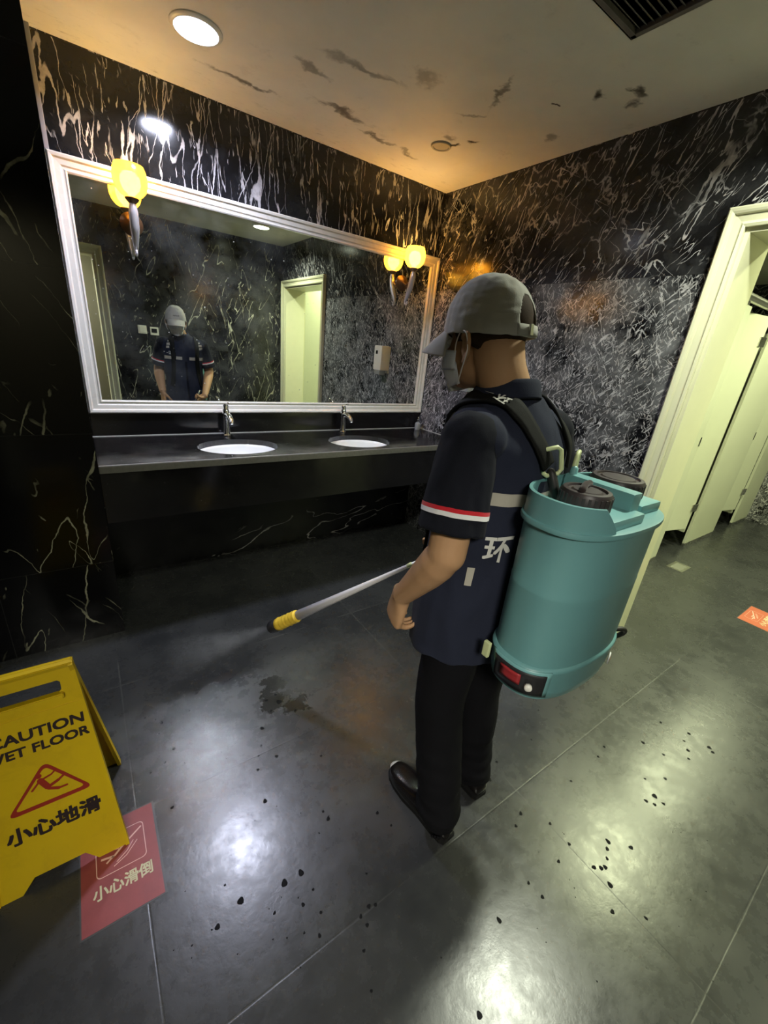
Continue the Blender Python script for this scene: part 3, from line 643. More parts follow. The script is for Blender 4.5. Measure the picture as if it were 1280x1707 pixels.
# ------------------------------------------------------------------ floor stickers
def sticker(name, x0, y0, x1, y1, label, mat, land):
    s = empty(name, ((x0+x1)/2, (y0+y1)/2, 0)); tag(s, label, 'floor sticker', 'red floor warning stickers')
    boxes('clear_border', [((x0-.004, y0-.004, 0), (x1+.006, y1+.004, .0006))], M['sticker_edge'], 0, s)
    boxes('red_sheet', [((x0, y0, .0004), (x1, y1, .0012))], mat, 0, s)
    cx = (x0+x1)/2; W = x1-x0; H = y1-y0
    if not land:
        text_mesh('lettering', '小心滑倒', .040, frame_M((cx+.004, y0+.085, .0013), (1, 0, 0), (0, 1, 0)), M['sticker_ink'], s, bold=.0008, sx=.92)
        a, b, c, d = x0+.036, x1-.030, y0+.125, y1-.045
    else:
        text_mesh('lettering', '小心滑倒', .040, frame_M((cx, y0+.042, .0013), (1, 0, 0), (0, 1, 0)), M['sticker_ink'], s, bold=.0006, sx=1.25)
        a, b, c, d = x0+.075, x1-.075, y0+.075, y1-.018
    r = .012; ring = []
    for (qx, qy, t0) in ((b-r, d-r, 0), (a+r, d-r, PI/2), (a+r, c+r, PI), (b-r, c+r, 3*PI/2)):
        for k in range(6): t = t0+PI/2*k/5; ring.append((qx+r*math.cos(t), qy+r*math.sin(t)))
    mb = MB(); tk = .0016
    v = []; f = []; n = len(ring); cxy = ((a+b)/2, (c+d)/2)
    for k, (px, py) in enumerate(ring):
        ox = px-cxy[0]; oy = py-cxy[1]; L = math.hypot(ox, oy)
        v += [(px, py, .0013), (px-ox/L*tk*1.6, py-oy/L*tk*1.6, .0013)]
    for k in range(n): q = (k+1) % n; f.append((2*k, 2*q, 2*q+1, 2*k+1))
    mb.add(v, f)
    def stroke(p, q, wd):
        p = Vector((*p, .0013)); q = Vector((*q, .0013)); t = (q-p).normalized(); u = Vector((-t.y, t.x, 0))*wd/2
        mb.add([p-u, q-u, q+u, p+u], [(0, 1, 2, 3)])
    w_, h_ = b-a, d-c
    for p, q, wd in (((.62, .62), (.95, .86), .0045), ((.40, .22), (.62, .38), .002), ((.62, .38), (.76, .58), .002), ((.34, .14), (.60, .27), .002), ((.60, .27), (.84, .54), .002),
                     ((.10, .45), (.36, .40), .006), ((.36, .40), (.60, .62), .006), ((.30, .60), (.46, .55), .006), ((.20, .30), (.34, .40), .005)):
        stroke((a+p[0]*w_, c+p[1]*h_), (a+q[0]*w_, c+q[1]*h_), wd)
    mb.build('pictogram', M['pink_ink'], s)
sticker('floor_sticker', -2.476, -1.884, -2.284, -1.600, 'red slip warning sticker on the floor beside the yellow sign', M['sticker'], False)
sticker('floor_sticker', 1.176, -2.408, 1.480, -2.242, 'orange-red warning sticker on the floor beyond the doorway', M['sticker2'], True)

# ------------------------------------------------------------------ folding caution sign
s = empty('caution_sign', (-2.506, -1.54, 0)); tag(s, 'yellow folding caution wet floor sign standing over the red sticker', 'caution sign')
H = .610; CX = -2.506
def sign_leaf(yb, name, hb=.084):
    """one leaf of the sign, leaning from the ridge y=-1.54 down to yb"""
    dn = Vector((0, yb+1.54, -H)); L = dn.length; dn.normalize()
    nrm = Vector((0, -1, 0)) if yb < -1.54 else Vector((0, 1, 0)); nrm = (nrm-dn*nrm.dot(dn)).normalized()
    def wid(t): return .100+.052*t
    bm = bmesh.new(); T = .0
    outer = [(-wid(0), 0), (wid(0), 0), (wid(1), L), (wid(1)-.075, L), (wid(1)-.105, L-.038), (-wid(1)+.085, L-.038), (-wid(1)+.055, L), (-wid(1), L)]
    hole = [(-.066, .048), (.060, .048), (.066, .054), (.066, hb-.008), (.058, hb), (-.064, hb), (-.070, hb-.006), (-.070, .054)]
    es = []
    for Lp in (outer, hole):
        vs = [bm.verts.new((a, b, 0)) for a, b in Lp]; es += [bm.edges.new((vs[i], vs[(i+1) % len(vs)])) for i in range(len(vs))]
    bmesh.ops.triangle_fill(bm, use_beauty=True, edges=es)
    r = bmesh.ops.extrude_face_region(bm, geom=list(bm.faces)); bmesh.ops.translate(bm, vec=(0, 0, -.005), verts=[g for g in r['geom'] if isinstance(g, bmesh.types.BMVert)])
    bmesh.ops.recalc_face_normals(bm, faces=bm.faces)
    Mx = Matrix(((1, dn.x, nrm.x, CX), (0, dn.y, nrm.y, -1.54), (0, dn.z, nrm.z, H), (0, 0, 0, 1)))
    bmesh.ops.transform(bm, matrix=Mx, verts=bm.verts); mb = MB().bm(bm)
    # stiffening flanges along the sides, the handle rim and the ridge
    for sg in (-1, 1):
        for a0, a1, wd, hh in ((0, 1, .010, .011),):
            p0 = (sg*wid(0), .0); p1 = (sg*wid(1), L)
            vv = []
            for (px, py) in (p0, p1):
                for q in ((0, -.018), (-sg*wd, -.018), (-sg*wd, .004), (0, .004)): vv.append(Mx @ Vector((px+q[0], py, q[1])))
            mb.add(vv, [(0, 1, 2, 3), (7, 6, 5, 4), (0, 4, 5, 1), (1, 5, 6, 2), (2, 6, 7, 3), (3, 7, 4, 0)])
    def bar(x0, x1, y0, y1, z0, z1):
        bm2 = bmesh.new(); bmesh.ops.create_cube(bm2, size=1)
        for vv in bm2.verts: vv.co = Vector(((vv.co.x+.5)*(x1-x0)+x0, (vv.co.y+.5)*(y1-y0)+y0, (vv.co.z+.5)*(z1-z0)+z0))
        bmesh.ops.bevel(bm2, geom=list(bm2.edges), offset=.0025, segments=2, affect='EDGES')
        bmesh.ops.transform(bm2, matrix=Mx, verts=bm2.verts); mb.bm(bm2)
    bar(-.074, .070, hb-.002, hb+.012, -.010, .017); bar(-.100, .100, -.004, .012, -.014, .005)
    if hb < .1: bar(-.105, .105, .120, .124, -.002, .0025)
    return mb.build(name, M['yellow'], s), Mx, L
leaf, Mx, L = sign_leaf(-1.696, 'front_leaf'); back, _, _ = sign_leaf(-1.384, 'back_leaf', .17)
MB().tube([(CX-.095, -1.54, H-.004), (CX+.095, -1.54, H-.004)], .0055, 12, cap=False).build('hinge_pin', M['yellow'], s, auto=40)
def on_leaf(x, z):   # world x and height to a point just off the front face of the front leaf
    t = (H-z)/H; return Vector((x, -1.54-.156*t, z))+Vector((0, -.969, -.248))*-.0
nf = Vector((0, -.969, .248)); upv = Vector((0, .248, .969)); FO = nf*.0008
text_mesh('caution_lettering', 'CAUTION', .040, frame_M(on_leaf(-2.504, .441)+FO, (1, 0, 0), upv), M['sign_black'], leaf, bold=.0011, sx=1.12)
text_mesh('wet_floor_lettering', 'WET FLOOR', .036, frame_M(on_leaf(-2.508, .400)+FO, (1, 0, 0), upv), M['sign_black'], leaf, bold=.0011, sx=1.08)
text_mesh('chinese_lettering', '小心地滑', .052, frame_M(on_leaf(-2.506, .170)+FO, (1, 0, 0), upv), M['sign_black'], leaf, bold=.0018, sx=1.0)
def flat(name, loops, M_, mat, parent, ext=.0006):
    bm = bmesh.new(); es = []
    for Lp in loops:
        vs = [bm.verts.new((a, b, 0)) for a, b in Lp]; es += [bm.edges.new((vs[i], vs[(i+1) % len(vs)])) for i in range(len(vs))]
    bmesh.ops.triangle_fill(bm, use_beauty=True, edges=es); bm.normal_update()
    r = bmesh.ops.extrude_face_region(bm, geom=list(bm.faces)); bmesh.ops.translate(bm, vec=(0, 0, ext), verts=[g for g in r['geom'] if isinstance(g, bmesh.types.BMVert)])
    bmesh.ops.recalc_face_normals(bm, faces=bm.faces); bmesh.ops.transform(bm, matrix=M_, verts=bm.verts)
    me = bpy.data.meshes.new(name); bm.to_mesh(me); bm.free(); return wrap(name, me, mat, parent)
def rtri(cx, cy, w_, h_, r):
    P = [Vector((cx-w_/2, cy-h_/2)), Vector((cx+w_/2, cy-h_/2)), Vector((cx, cy+h_/2))]; out = []
    for i in range(3):
        p, a, b = P[i], P[i-1], P[(i+1) % 3]; u = (a-p).normalized(); v_ = (b-p).normalized()
        p0 = p+u*r; p1 = p+v_*r
        for k in range(6): t = k/5; out.append(tuple((1-t)**2*p0+2*t*(1-t)*p+t*t*p1))
    return out
Mt = frame_M(on_leaf(-2.506, .292)+nf*.0006, (1, 0, 0), upv)
flat('warning_triangle', [rtri(0, 0, .188, .128, .022), rtri(0, -.0015, .154, .102, .014)], Mt, M['sign_red'], leaf)
def capsule(p, q, r):
    p, q = Vector(p), Vector(q); t = (q-p).normalized(); a0 = math.atan2(t.y, t.x); out = []
    for k in range(9): a = a0+PI/2+PI*k/8; out.append((p.x+r*math.cos(a), p.y+r*math.sin(a)))
    for k in range(9): a = a0-PI/2+PI*k/8; out.append((q.x+r*math.cos(a), q.y+r*math.sin(a)))
    return out
k = 0
fig = MB()
for p, q, r in (((-.016, .027), (-.0161, .027), .0068), ((-.014, .013), (-.002, -.012), .0072), ((-.012, .014), (.010, .020), .0026), ((.010, .020), (.022, .030), .0022), ((-.018, .010), (-.034, -.008), .0026),
                ((.000, -.013), (.022, -.004), .0042), ((.022, -.004), (.034, .004), .0030), ((.000, -.018), (.020, -.028), .0040), ((.020, -.028), (.038, -.028), .0028)):
    cp = capsule(p, q, r); vs = [Mt @ Vector((a, b, .0004+.0001*k)) for a, b in cp]; fig.add(vs, [tuple(range(len(vs)))]); k += 1
fig.build('slipping_figure', M['sign_red'], leaf)

# ------------------------------------------------------------------ droplets on the floor
DROPS = [[-2.261,-1.228,0.0049],[-2.228,-1.256,0.0039],[-2.209,-1.284,0.0078],[-2.105,-1.275,0.0041],[-2.187,-1.428,0.0055],[-2.224,-1.47,0.0044],[-2.229,-1.651,0.0057],[-2.226,-1.331,0.0038],[-2.272,-1.487,0.0035],[-1.991,-1.26,0.0043],[-1.875,-1.504,0.0091],[-1.813,-1.378,0.0076],[-1.767,-1.366,0.0056],[-1.768,-1.411,0.012],[-1.814,-1.44,0.0053],[-1.725,-1.487,0.0054],[-1.87,-1.649,0.0067],[-1.905,-1.577,0.0048],[-1.927,-1.613,0.0038],[-1.947,-1.665,0.0055],[-1.963,-1.786,0.0077],[-1.809,-1.919,0.0043],[-1.805,-1.948,0.0076],[-1.724,-1.732,0.0049],[-1.85,-1.972,0.0033],[-1.944,-2.041,0.0098],[-1.995,-2.039,0.0103],[-2.114,-2.014,0.0091],[-2.141,-1.954,0.0036],[-2.182,-2.037,0.0073],[-2.196,-2.035,0.0026],[-1.97,-2.114,0.0057],[-1.931,-2.097,0.0037],[-2.044,-2.089,0.0049],[-1.935,-2.156,0.0043],[-1.992,-2.171,0.0034],[-1.96,-2.198,0.0055],[-1.778,-2.146,0.0039],[-1.814,-2.216,0.0058],[-1.796,-2.223,0.0051],[-1.845,-2.223,0.0057],[-1.84,-2.248,0.0049],[-1.875,-2.287,0.0047],[-1.898,-2.359,0.0038],[-1.653,-2.018,0.0062],[-1.635,-2.075,0.0043],[-2.246,-2.04,0.0026],[-2.238,-1.911,0.0021],[-1.217,-2.283,0.0075],[-1.266,-2.301,0.0055],[-1.154,-2.36,0.0056],[-1.154,-2.434,0.0054],[-1.232,-2.445,0.006],[-1.366,-2.429,0.0057],[-1.359,-2.474,0.0056],[-1.515,-2.44,0.0082],[-1.208,-2.61,0.0071],[-1.135,-2.673,0.0056],[-1.698,-2.535,0.0076],[-1.127,-2.531,0.0069],[-1.147,-2.571,0.0092],[-1.029,-2.502,0.0092],[-1.146,-2.517,0.0077],[-1.113,-2.537,0.0069],[-1.083,-2.527,0.0062],[-1.054,-2.512,0.0072],[-0.978,-2.554,0.0082],[-0.305,-2.367,0.0065],[-0.498,-2.376,0.0072],[-0.48,-2.452,0.0059],[-0.254,-2.465,0.0063],[-0.675,-2.296,0.0058],[-0.744,-2.308,0.0056],[-0.944,-2.309,0.0052],[-0.711,-2.515,0.0094],[-0.76,-2.506,0.0072],[-0.712,-2.547,0.0062],[-0.746,-2.53,0.0061],[-0.594,-2.505,0.0066],[-0.669,-2.461,0.0054],[-0.358,-2.5,0.0072],[-0.254,-2.545,0.0086],[-0.268,-2.563,0.0073],[-0.403,-2.519,0.0059],[-0.319,-2.47,0.0049],[-0.763,-2.03,0.005],[-0.926,-2.112,0.0045],[-1.138,-2.104,0.0053],[-1.22,-2.14,0.008],[-1.297,-1.814,0.0045],[-0.252,-2.466,0.0063],[-1.572,-2.356,0.0012],[-1.709,-2.408,0.0021],[-2.04,-1.529,0.0009],[-1.285,-1.663,0.0014],[-1.095,-2.184,0.0017],[-0.921,-1.854,0.0016],[-1.886,-1.883,0.0012],[-1.165,-2.347,0.001],[-1.616,-2.386,0.0012],[-1.936,-1.822,0.0021],[-0.895,-2.747,0.0021],[-0.818,-2.481,0.0009],[-1.325,-2.374,0.0013],[-1.938,-1.842,0.0015],[-1.817,-1.776,0.0014],[-1.006,-2.598,0.0012],[-1.871,-1.935,0.0011],[-2.009,-1.912,0.0009],[-1.477,-2.067,0.0018],[-1.271,-2.529,0.0018],[-1.809,-2.175,0.0013],[-1.287,-2.135,0.0014],[-2.163,-1.507,0.0022],[-2.015,-2.066,0.0017],[-1.141,-2.4,0.0016],[-2.109,-1.278,0.0011],[-1.951,-1.414,0.001],[-1.199,-1.989,0.0021],[-1.266,-2.393,0.0018],[-2.028,-2.227,0.002],[-1.141,-2.406,0.002],[-1.253,-2.514,0.0021],[-1.208,-2.233,0.0016],[-1.905,-1.586,0.0018],[-1.39,-2.664,0.002],[-1.115,-1.872,0.0015],[-1.069,-2.736,0.0015],[-1.424,-1.904,0.001],[-2.251,-2.064,0.0017],[-2.071,-1.771,0.0009],[-2.053,-2.073,0.0017],[-1.423,-1.986,0.0017],[-0.674,-2.638,0.0009],[-2.13,-1.283,0.0021],[-1.647,-2.409,0.001],[-1.975,-2.092,0.0021],[-1.54,-1.585,0.002],[-1.947,-2.148,0.001],[-1.439,-2.543,0.0018],[-1.85,-2.197,0.001],[-1.799,-1.941,0.002],[-2.153,-2.118,0.0019],[-0.555,-2.626,0.0011],[-2.035,-2.156,0.0022],[-1.191,-2.378,0.0012],[-1.265,-2.675,0.0009],[-2.067,-2.139,0.002],[-1.73,-1.811,0.0014],[-1.131,-1.873,0.002],[-1.627,-2.374,0.0011],[-0.982,-2.76,0.0013],[-0.965,-2.729,0.002],[-2.146,-1.227,0.0018],[-1.853,-2.01,0.001],[-0.714,-2.69,0.002],[-2.191,-1.766,0.0009],[-0.823,-2.561,0.0009],[-2.198,-1.82,0.0009],[-2.013,-1.829,0.0015],[-1.476,-2.34,0.0013],[-1.026,-2.04,0.0012],[-0.616,-2.269,0.0011],[-1.935,-1.922,0.0008],[-2.253,-1.71,0.001],[-1.435,-2.511,0.0016],[-1.118,-2.318,0.0009],[-1.561,-2.028,0.0016],[-2.031,-1.563,0.0019],[-1.876,-1.884,0.0021],[-1.729,-1.615,0.0018],[-1.496,-2.319,0.0009],[-1.313,-1.595,0.0011],[-0.694,-2.056,0.0012],[-1.118,-2.837,0.0015],[-1.247,-2.493,0.0015],[-0.511,-2.363,0.002],[-2.286,-2.025,0.0017],[-1.707,-2.242,0.0014],[-0.598,-2.209,0.0015],[-1.248,-2.725,0.0011]]
mb = MB()
for x, y, r in DROPS:
    n = 12; e = random.uniform(.7, 1.0); a0 = random.uniform(0, PI); v = []
    for z, q in ((.0001, 1), (.0005, .85), (.0007, .5)):
        for k in range(n):
            t = 2*PI*k/n; rr = r*q*(1+.12*math.sin(3*t+a0)); px, py = rr*math.cos(t), rr*e*math.sin(t); v.append((x+px*math.cos(a0)-py*math.sin(a0), y+px*math.sin(a0)+py*math.cos(a0), z))
    mb.add(v, grid_faces(n, 3, True)+[tuple(2*n+k for k in range(n))])
o = mb.build('floor_droplets', M['drop'], None, True); tag(o, 'dark water droplets scattered over the slate floor', 'droplets', kind='stuff')
# ------------------------------------------------------------------ the cleaner
V = Vector
def lerp_tab(tab, z):
    zs = [t[0] for t in tab]; return [float(np.interp(z, zs, [t[i] for t in tab])) for i in range(1, len(tab[0]))]
# height, centre x, centre y, half width, half depth
TORSO = [(.70, -1.428, -2.050, .184, .142), (.80, -1.428, -2.050, .180, .140), (.92, -1.43, -2.054, .170, .132), (1.02, -1.43, -2.058, .166, .124),
         (1.12, -1.43, -2.062, .175, .121), (1.22, -1.43, -2.056, .184, .122), (1.29, -1.43, -2.052, .186, .114), (1.335, -1.43, -2.046, .168, .096),
         (1.370, -1.432, -2.040, .128, .080), (1.395, -1.434, -2.034, .086, .070), (1.415, -1.436, -2.026, .064, .064)]
def torso_secs(off=0.0, z0=.70, z1=1.415, n=30):
    out = []
    for z in np.linspace(z0, z1, n):
        cx, cy, a, b = lerp_tab(TORSO, z); out.append(((cx, cy, z), (a+off, 0, 0), (0, b+off, 0)))
    return out
SH_L, EL_L, WR_L = V((-1.600, -2.085, 1.308)), V((-1.650, -2.125, 1.055)), V((-1.650, -1.990, .862))
SH_R, EL_R = V((-1.252, -2.045, 1.310)), V((-1.188, -2.075, 1.065))
# spray lance axis
LA, LT = V((-1.42, -1.75, .777)), V((-1.75, -1.292, .312)); LD = (LT-LA).normalized(); LG = LA-LD*.105
def hand(Wr, d, l, side, curl, thumb=.3, sc=1.0, spread=.0):
    d = d.normalized(); l = (l-d*l.dot(d)).normalized(); n = (d.cross(l) if side == 'L' else l.cross(d)).normalized(); parts = []
    secs = []
    for t, hw, ht in ((-.02, .028, .023), (.012, .031, .021), (.035, .037, .017), (.06, .041, .015), (.082, .040, .013), (.090, .036, .010)):
        secs.append((Wr+d*t*sc, l*hw*sc, n*ht*sc))
    parts.append(loft(secs, 20, 2.4))
    for k, (o, L) in enumerate(((.030, .070), (.0105, .078), (-.0095, .072), (-.0285, .058))):
        p = Wr+d*(.078-.004*abs(k-1))*sc+l*o*sc; a = math.radians(8); pts = [p-d*.02*sc, p]; dd = d.copy()
        for sgl, r in ((.46, 1), (.30, 1.1), (.24, .8)):
            a += curl[k]*r; dirv = d*math.cos(a)+n*math.sin(a)+l*spread*(1.5-k)*.1; p = p+dirv*L*sgl*sc; pts.append(p)
        parts.append(tube(catmull(pts, 4), [.0092*sc, .0090*sc, .0082*sc, .0072*sc, .0062*sc], 10))
    tb = Wr+d*.018*sc+l*.022*sc+n*.006*sc; t1 = (l*.65+d*.65+n*thumb).normalized(); t2 = (l*(.35-.5*thumb)+d*.8+n*thumb*1.8).normalized(); t3 = (d*(.9-thumb)+n*thumb*2.2-l*thumb).normalized()
    parts.append(tube(catmull([tb, tb+t1*.036*sc, tb+t1*.036*sc+t2*.030*sc, tb+t1*.036*sc+t2*.030*sc+t3*.024*sc], 4), [.0135*sc, .0115*sc, .010*sc, .0085*sc], 10))
    return parts, n
HDR = V((-.85, -.22, -.45)).normalized(); lR = (LD-HDR*LD.dot(HDR)).normalized(); nR = lR.cross(HDR).normalized()
WR_R = LG-HDR*.068-nR*.026
def arm(S, E, Wr):
    up = catmull([S, S.lerp(E, .5)+V((0, -.004, 0)), E], 6); lo = catmull([E, E.lerp(Wr, .35)+(E-S).normalized()*.004, Wr], 6)
    return [tube(up, [.054, .050, .046, .045], 18), tube(lo, [.045, .049, .046, .038, .030], 18, .90), ellipsoid(E, (.044, .045, .044)), ellipsoid(S, (.052, .050, .046))]
# head frame
HF = V((-.12, .98, -.13)).normalized(); HR = HF.cross(V((0, 0, 1))).normalized(); HR = (HR+V((0, 0, .0))).normalized(); HU = HR.cross(HF).normalized()
HC = V((-1.484, -1.972, 1.527))
HM3 = Matrix(((HR.x, HF.x, HU.x), (HR.y, HF.y, HU.y), (HR.z, HF.z, HU.z)))
def hp(r, f, u): return HC+HR*r+HF*f+HU*u
def hell(c, r): v, f = ellipsoid((0, 0, 0), r, None, 28, 18); return [hp(*(V(c)+V(p))) for p in v], f
def htube(pts, rad, n=10, flat=1.0): return tube([hp(*p) for p in pts], rad, n, flat)
head = [hell((0, -.012, .028), (.074, .094, .086)), hell((0, .028, -.040), (.060, .060, .080)), hell((0, .052, -.095), (.030, .028, .026)), hell((0, .016, -.076), (.054, .056, .044)),
        htube([(0, .080, -.004), (0, .096, -.030), (0, .104, -.046), (0, .090, -.054)], [.007, .009, .013, .008]), hell((0, .064, .030), (.052, .026, .014)),
        hell((.030, .070, -.038), (.020, .016, .016)), hell((-.030, .070, -.038), (.020, .016, .016)), htube([(-.020, .080, -.074), (0, .087, -.073), (.020, .080, -.074)], [.006, .009, .006])]
for sg in (-1, 1):   # ears: a rim, a bowl and a lobe
    head += [htube(catmull([(sg*.070, .002, -.064), (sg*.080, -.014, -.052), (sg*.090, -.024, -.026), (sg*.088, -.018, -.004), (sg*.080, .000, .000), (sg*.072, .010, -.014)], 4), [.005, .0055, .006, .006, .0055, .004], 8),
             hell((sg*.073, -.004, -.034), (.006, .014, .024)), hell((sg*.072, .000, -.062), (.006, .008, .010))]
NECK = [tube(catmull([V((-1.432, -2.045, 1.33)), V((-1.446, -2.038, 1.400)), hp(0, -.048, -.075), hp(0, -.034, -.010)], 6), [.066, .060, .0585, .062], 24)]
hl, nl = hand(WR_L, V((-.02, .22, -.97)), V((.25, 1, .1)), 'L', [math.radians(a) for a in (30, 34, 38, 42)], .35, 1.06, .3)
hr, _ = hand(WR_R, HDR, lR, 'R', [math.radians(a) for a in (66, 70, 72, 74)], .85)
body = head+NECK+[loft(torso_secs(-.028, .74, 1.385, 20), 28)]+arm(SH_L, EL_L, WR_L)+arm(SH_R, EL_R, WR_R)+hl+hr
HIP_L, KN_L, AN_L = V((-1.505, -2.078, .79)), V((-1.502, -2.070, .455)), V((-1.503, -2.150, .075))
HIP_R, KN_R, AN_R = V((-1.335, -2.075, .79)), V((-1.322, -2.062, .455)), V((-1.300, -2.105, .075))
for H_, K_, A_, Tt in ((HIP_L, KN_L, AN_L, V((-1.508, -2.00, .032))), (HIP_R, KN_R, AN_R, V((-1.29, -1.96, .032)))):
    body += [tube(catmull([H_, K_, A_], 8), [.078, .055, .050, .034], 16), tube([A_-V((0, .02, .03)), Tt], [.028, .016], 12)]
body += [loft([((-1.428, -2.065, z), (.145, 0, 0), (0, .10, 0)) for z in (.72, .80, .90)], 20)]
person = remesh('person', body, M['skin'], None, .0042, 5)
tag(person, 'cleaner in grey cap, face mask and navy reflective vest facing the mirror with a lance', 'person')

# clothing ------------------------------------------------------------------
def folds(scale, amp, zs=.35):
    return lambda p: amp*(mnoise.fractal(V((p.x, p.y, p.z*zs))*scale, .9, 2.0, 3)+.35*mnoise.noise(V((p.x*2.2, p.y*2.2, p.z))*scale*2))
def hangs(p):  # long soft folds towards the hem plus creases at the shoulder blades
    k = max(0, min(1, (1.25-p.z)/.5)); return .012*k*mnoise.noise(V((p.x*14, p.y*14, p.z*2.2)))+.009*mnoise.noise(V((p.x*9+3, p.y*9, p.z*7)))+.005*mnoise.noise(V((p.x*26, p.y*26, p.z*12)))
vest_parts = [loft(torso_secs(.006, .705, 1.402, 34), 48)]
for S in (SH_L, SH_R):
    sg = -1 if S is SH_L else 1; vest_parts.append(ellipsoid(S+V((-sg*.022, .004, .000)), (.060, .070, .060)))
vest = remesh('vest', vest_parts, M['vest'], person, .006, 7, hangs)
def sleeve(S, E, ln):
    e = S.lerp(E, ln); ax = (E-S).normalized(); p = [S-ax*.012, S.lerp(e, .3), S.lerp(e, .7), e]
    return [tube(catmull(p, 6), [.060, .068, .073, .077], 28, cap=False), ellipsoid(S+V((0, 0, 0)), (.062, .066, .062))]
tee = [loft(torso_secs(-.006, 1.10, 1.408, 16), 40)]+sleeve(SH_L, EL_L, .80)+sleeve(SH_R, EL_R, .80)
remesh('short_sleeved_shirt', tee, M['sleeve'], person, .006, 4, folds(11, .005))['label'] = 'black shirt sleeves under the vest'
def ring_band(name, S, E, t0, t1, r, mat, par):
    a, b = S.lerp(E, t0), S.lerp(E, t1); ax = (b-a).normalized(); u = ax.orthogonal().normalized(); w_ = ax.cross(u); v = []
    for q in (a, a.lerp(b, .5), b):
        for k in range(40): t = 2*PI*k/40; v.append(q+u*r*math.cos(t)+w_*r*math.sin(t))
    o = mesh_obj(name, v, grid_faces(40, 3, True), mat, par, True)
    return o
def stick_to(o, target, off):
    return with_mods(o, ('SHRINKWRAP', dict(target=target, wrap_method='NEAREST_SURFACEPOINT', wrap_mode='ABOVE_SURFACE', offset=off)))
shirt = [c for c in person.children if c.name.startswith('short')][0]
for S, E in ((SH_L, EL_L), (SH_R, EL_R)):
    stick_to(ring_band('red_sleeve_band', S, E, .565, .60, .080, M['red_band'], shirt), shirt, .0018)
    stick_to(ring_band('white_sleeve_band', S, E, .60, .64, .080, M['white_band'], shirt), shirt, .0018)
def torso_pt(ang, z, off=.012):
    cx, cy, a, b = lerp_tab(TORSO, z); return V((cx+(a+off)*math.cos(ang), cy+(b+off)*math.sin(ang), z))
def torso_band(name, z0, z1, a0, a1, mat, n=60, off=.002, par=vest):
    v = []
    for z in np.linspace(z0, z1, 4):
        for k in range(n): v.append(torso_pt(math.radians(a0+(a1-a0)*k/(n-1)), z))
    return stick_to(mesh_obj(name, v, grid_faces(n, 4), mat, par, True), vest, off)
torso_band('reflective_band', 1.170, 1.200, 197, 343, M['reflect'])
torso_band('reflective_band', 1.175, 1.203, 100, 155, M['reflect']); torso_band('reflective_band', 1.175, 1.203, 25, 80, M['reflect'])
torso_band('side_tab', .955, 1.005, 214, 221, M['reflect'], 8)
for sg in (-1, 1):      # ladders of reflective patches over the front of both shoulders
    for k in range(3):
        z = 1.345-k*.030; c = torso_pt(math.radians(90-sg*48), z, .02); m = frame_M(c, (1, sg*-.35, 0), (0, 0, 1))
        vv = [m @ V((a, b, 0)) for b in (-.011, 0, .011) for a in (-.018, -.006, .006, .018)]
        stick_to(mesh_obj('reflective_patch', vv, grid_faces(4, 3), M['reflect'], vest), vest, .002)
torso_band('front_placket', .74, 1.36, 87, 93, M['sleeve'], 6, .0015)
def cloth_text(name, body_, size, c, ax, ay, par, target, bold=.0008, sx=1.0):
    o = text_mesh(name, body_, size, frame_M(c, ax, ay), M['print'], par, 0, bold, sx=sx)
    bm = bmesh.new(); bm.from_mesh(o.data); bmesh.ops.triangulate(bm, faces=bm.faces); bmesh.ops.subdivide_edges(bm, edges=[e for e in bm.edges if e.calc_length() > .008], cuts=1); bm.to_mesh(o.data); bm.free()
    return stick_to(o, target, .0022)
cloth_text('back_lettering', '环', .080, torso_pt(math.radians(238), 1.055, .02), (.92, -.38, 0), (0, 0, 1), vest, vest, .0016)
cloth_text('chest_lettering', '环卫', .032, torso_pt(math.radians(128), 1.232, .02), (-1, .3, 0), (0, 0, 1), vest, vest)
# shirt collar standing round the neck, folded over
v = []; n = 48
for r, z, off in ((.062, 1.392, 0), (.061, 1.424, 0), (.065, 1.432, 0), (.071, 1.424, 0), (.082, 1.386, 0)):
    for k in range(n):
        t = math.radians(62)-math.radians(304)*k/(n-1); back = (1-math.sin(t))/2
        zz = z-.022*(1-back)+.016*back; c = V((-1.444, -2.038, 0)); v.append((c.x+r*1.06*math.cos(t), c.y+r*math.sin(t)+(.012*(1-back)), zz))
o = mesh_obj('collar', v, grid_faces(n, 5), M['vest'], vest, True); with_mods(o, ('SOLIDIFY', dict(thickness=.003)), ('SUBSURF', dict(levels=1)))
# trousers
def leg(H_, K_, A_):
    return [tube(catmull([H_, K_, A_+V((0, .004, .03)), A_+V((0, -.002, -.022))], 8), [.080, .082, .074, .069, .065, .066], 28, cap=False)]
def tf(p): k = max(0, min(1, (.40-p.z)/.4)); return .007*mnoise.noise(V((p.x*14, p.y*14, p.z*7)))+.015*k*mnoise.noise(V((p.x*7, p.y*7, p.z*26)))
trs = leg(HIP_L, KN_L, AN_L)+leg(HIP_R, KN_R, AN_R)+[loft([((-1.428, -2.066, z), (a, 0, 0), (0, b, 0)) for z, a, b in ((.70, .165, .105), (.78, .168, .116), (.88, .160, .112), (.93, .155, .108))], 32)]
remesh('trousers', trs, M['trouser'], person, .0065, 4, tf)
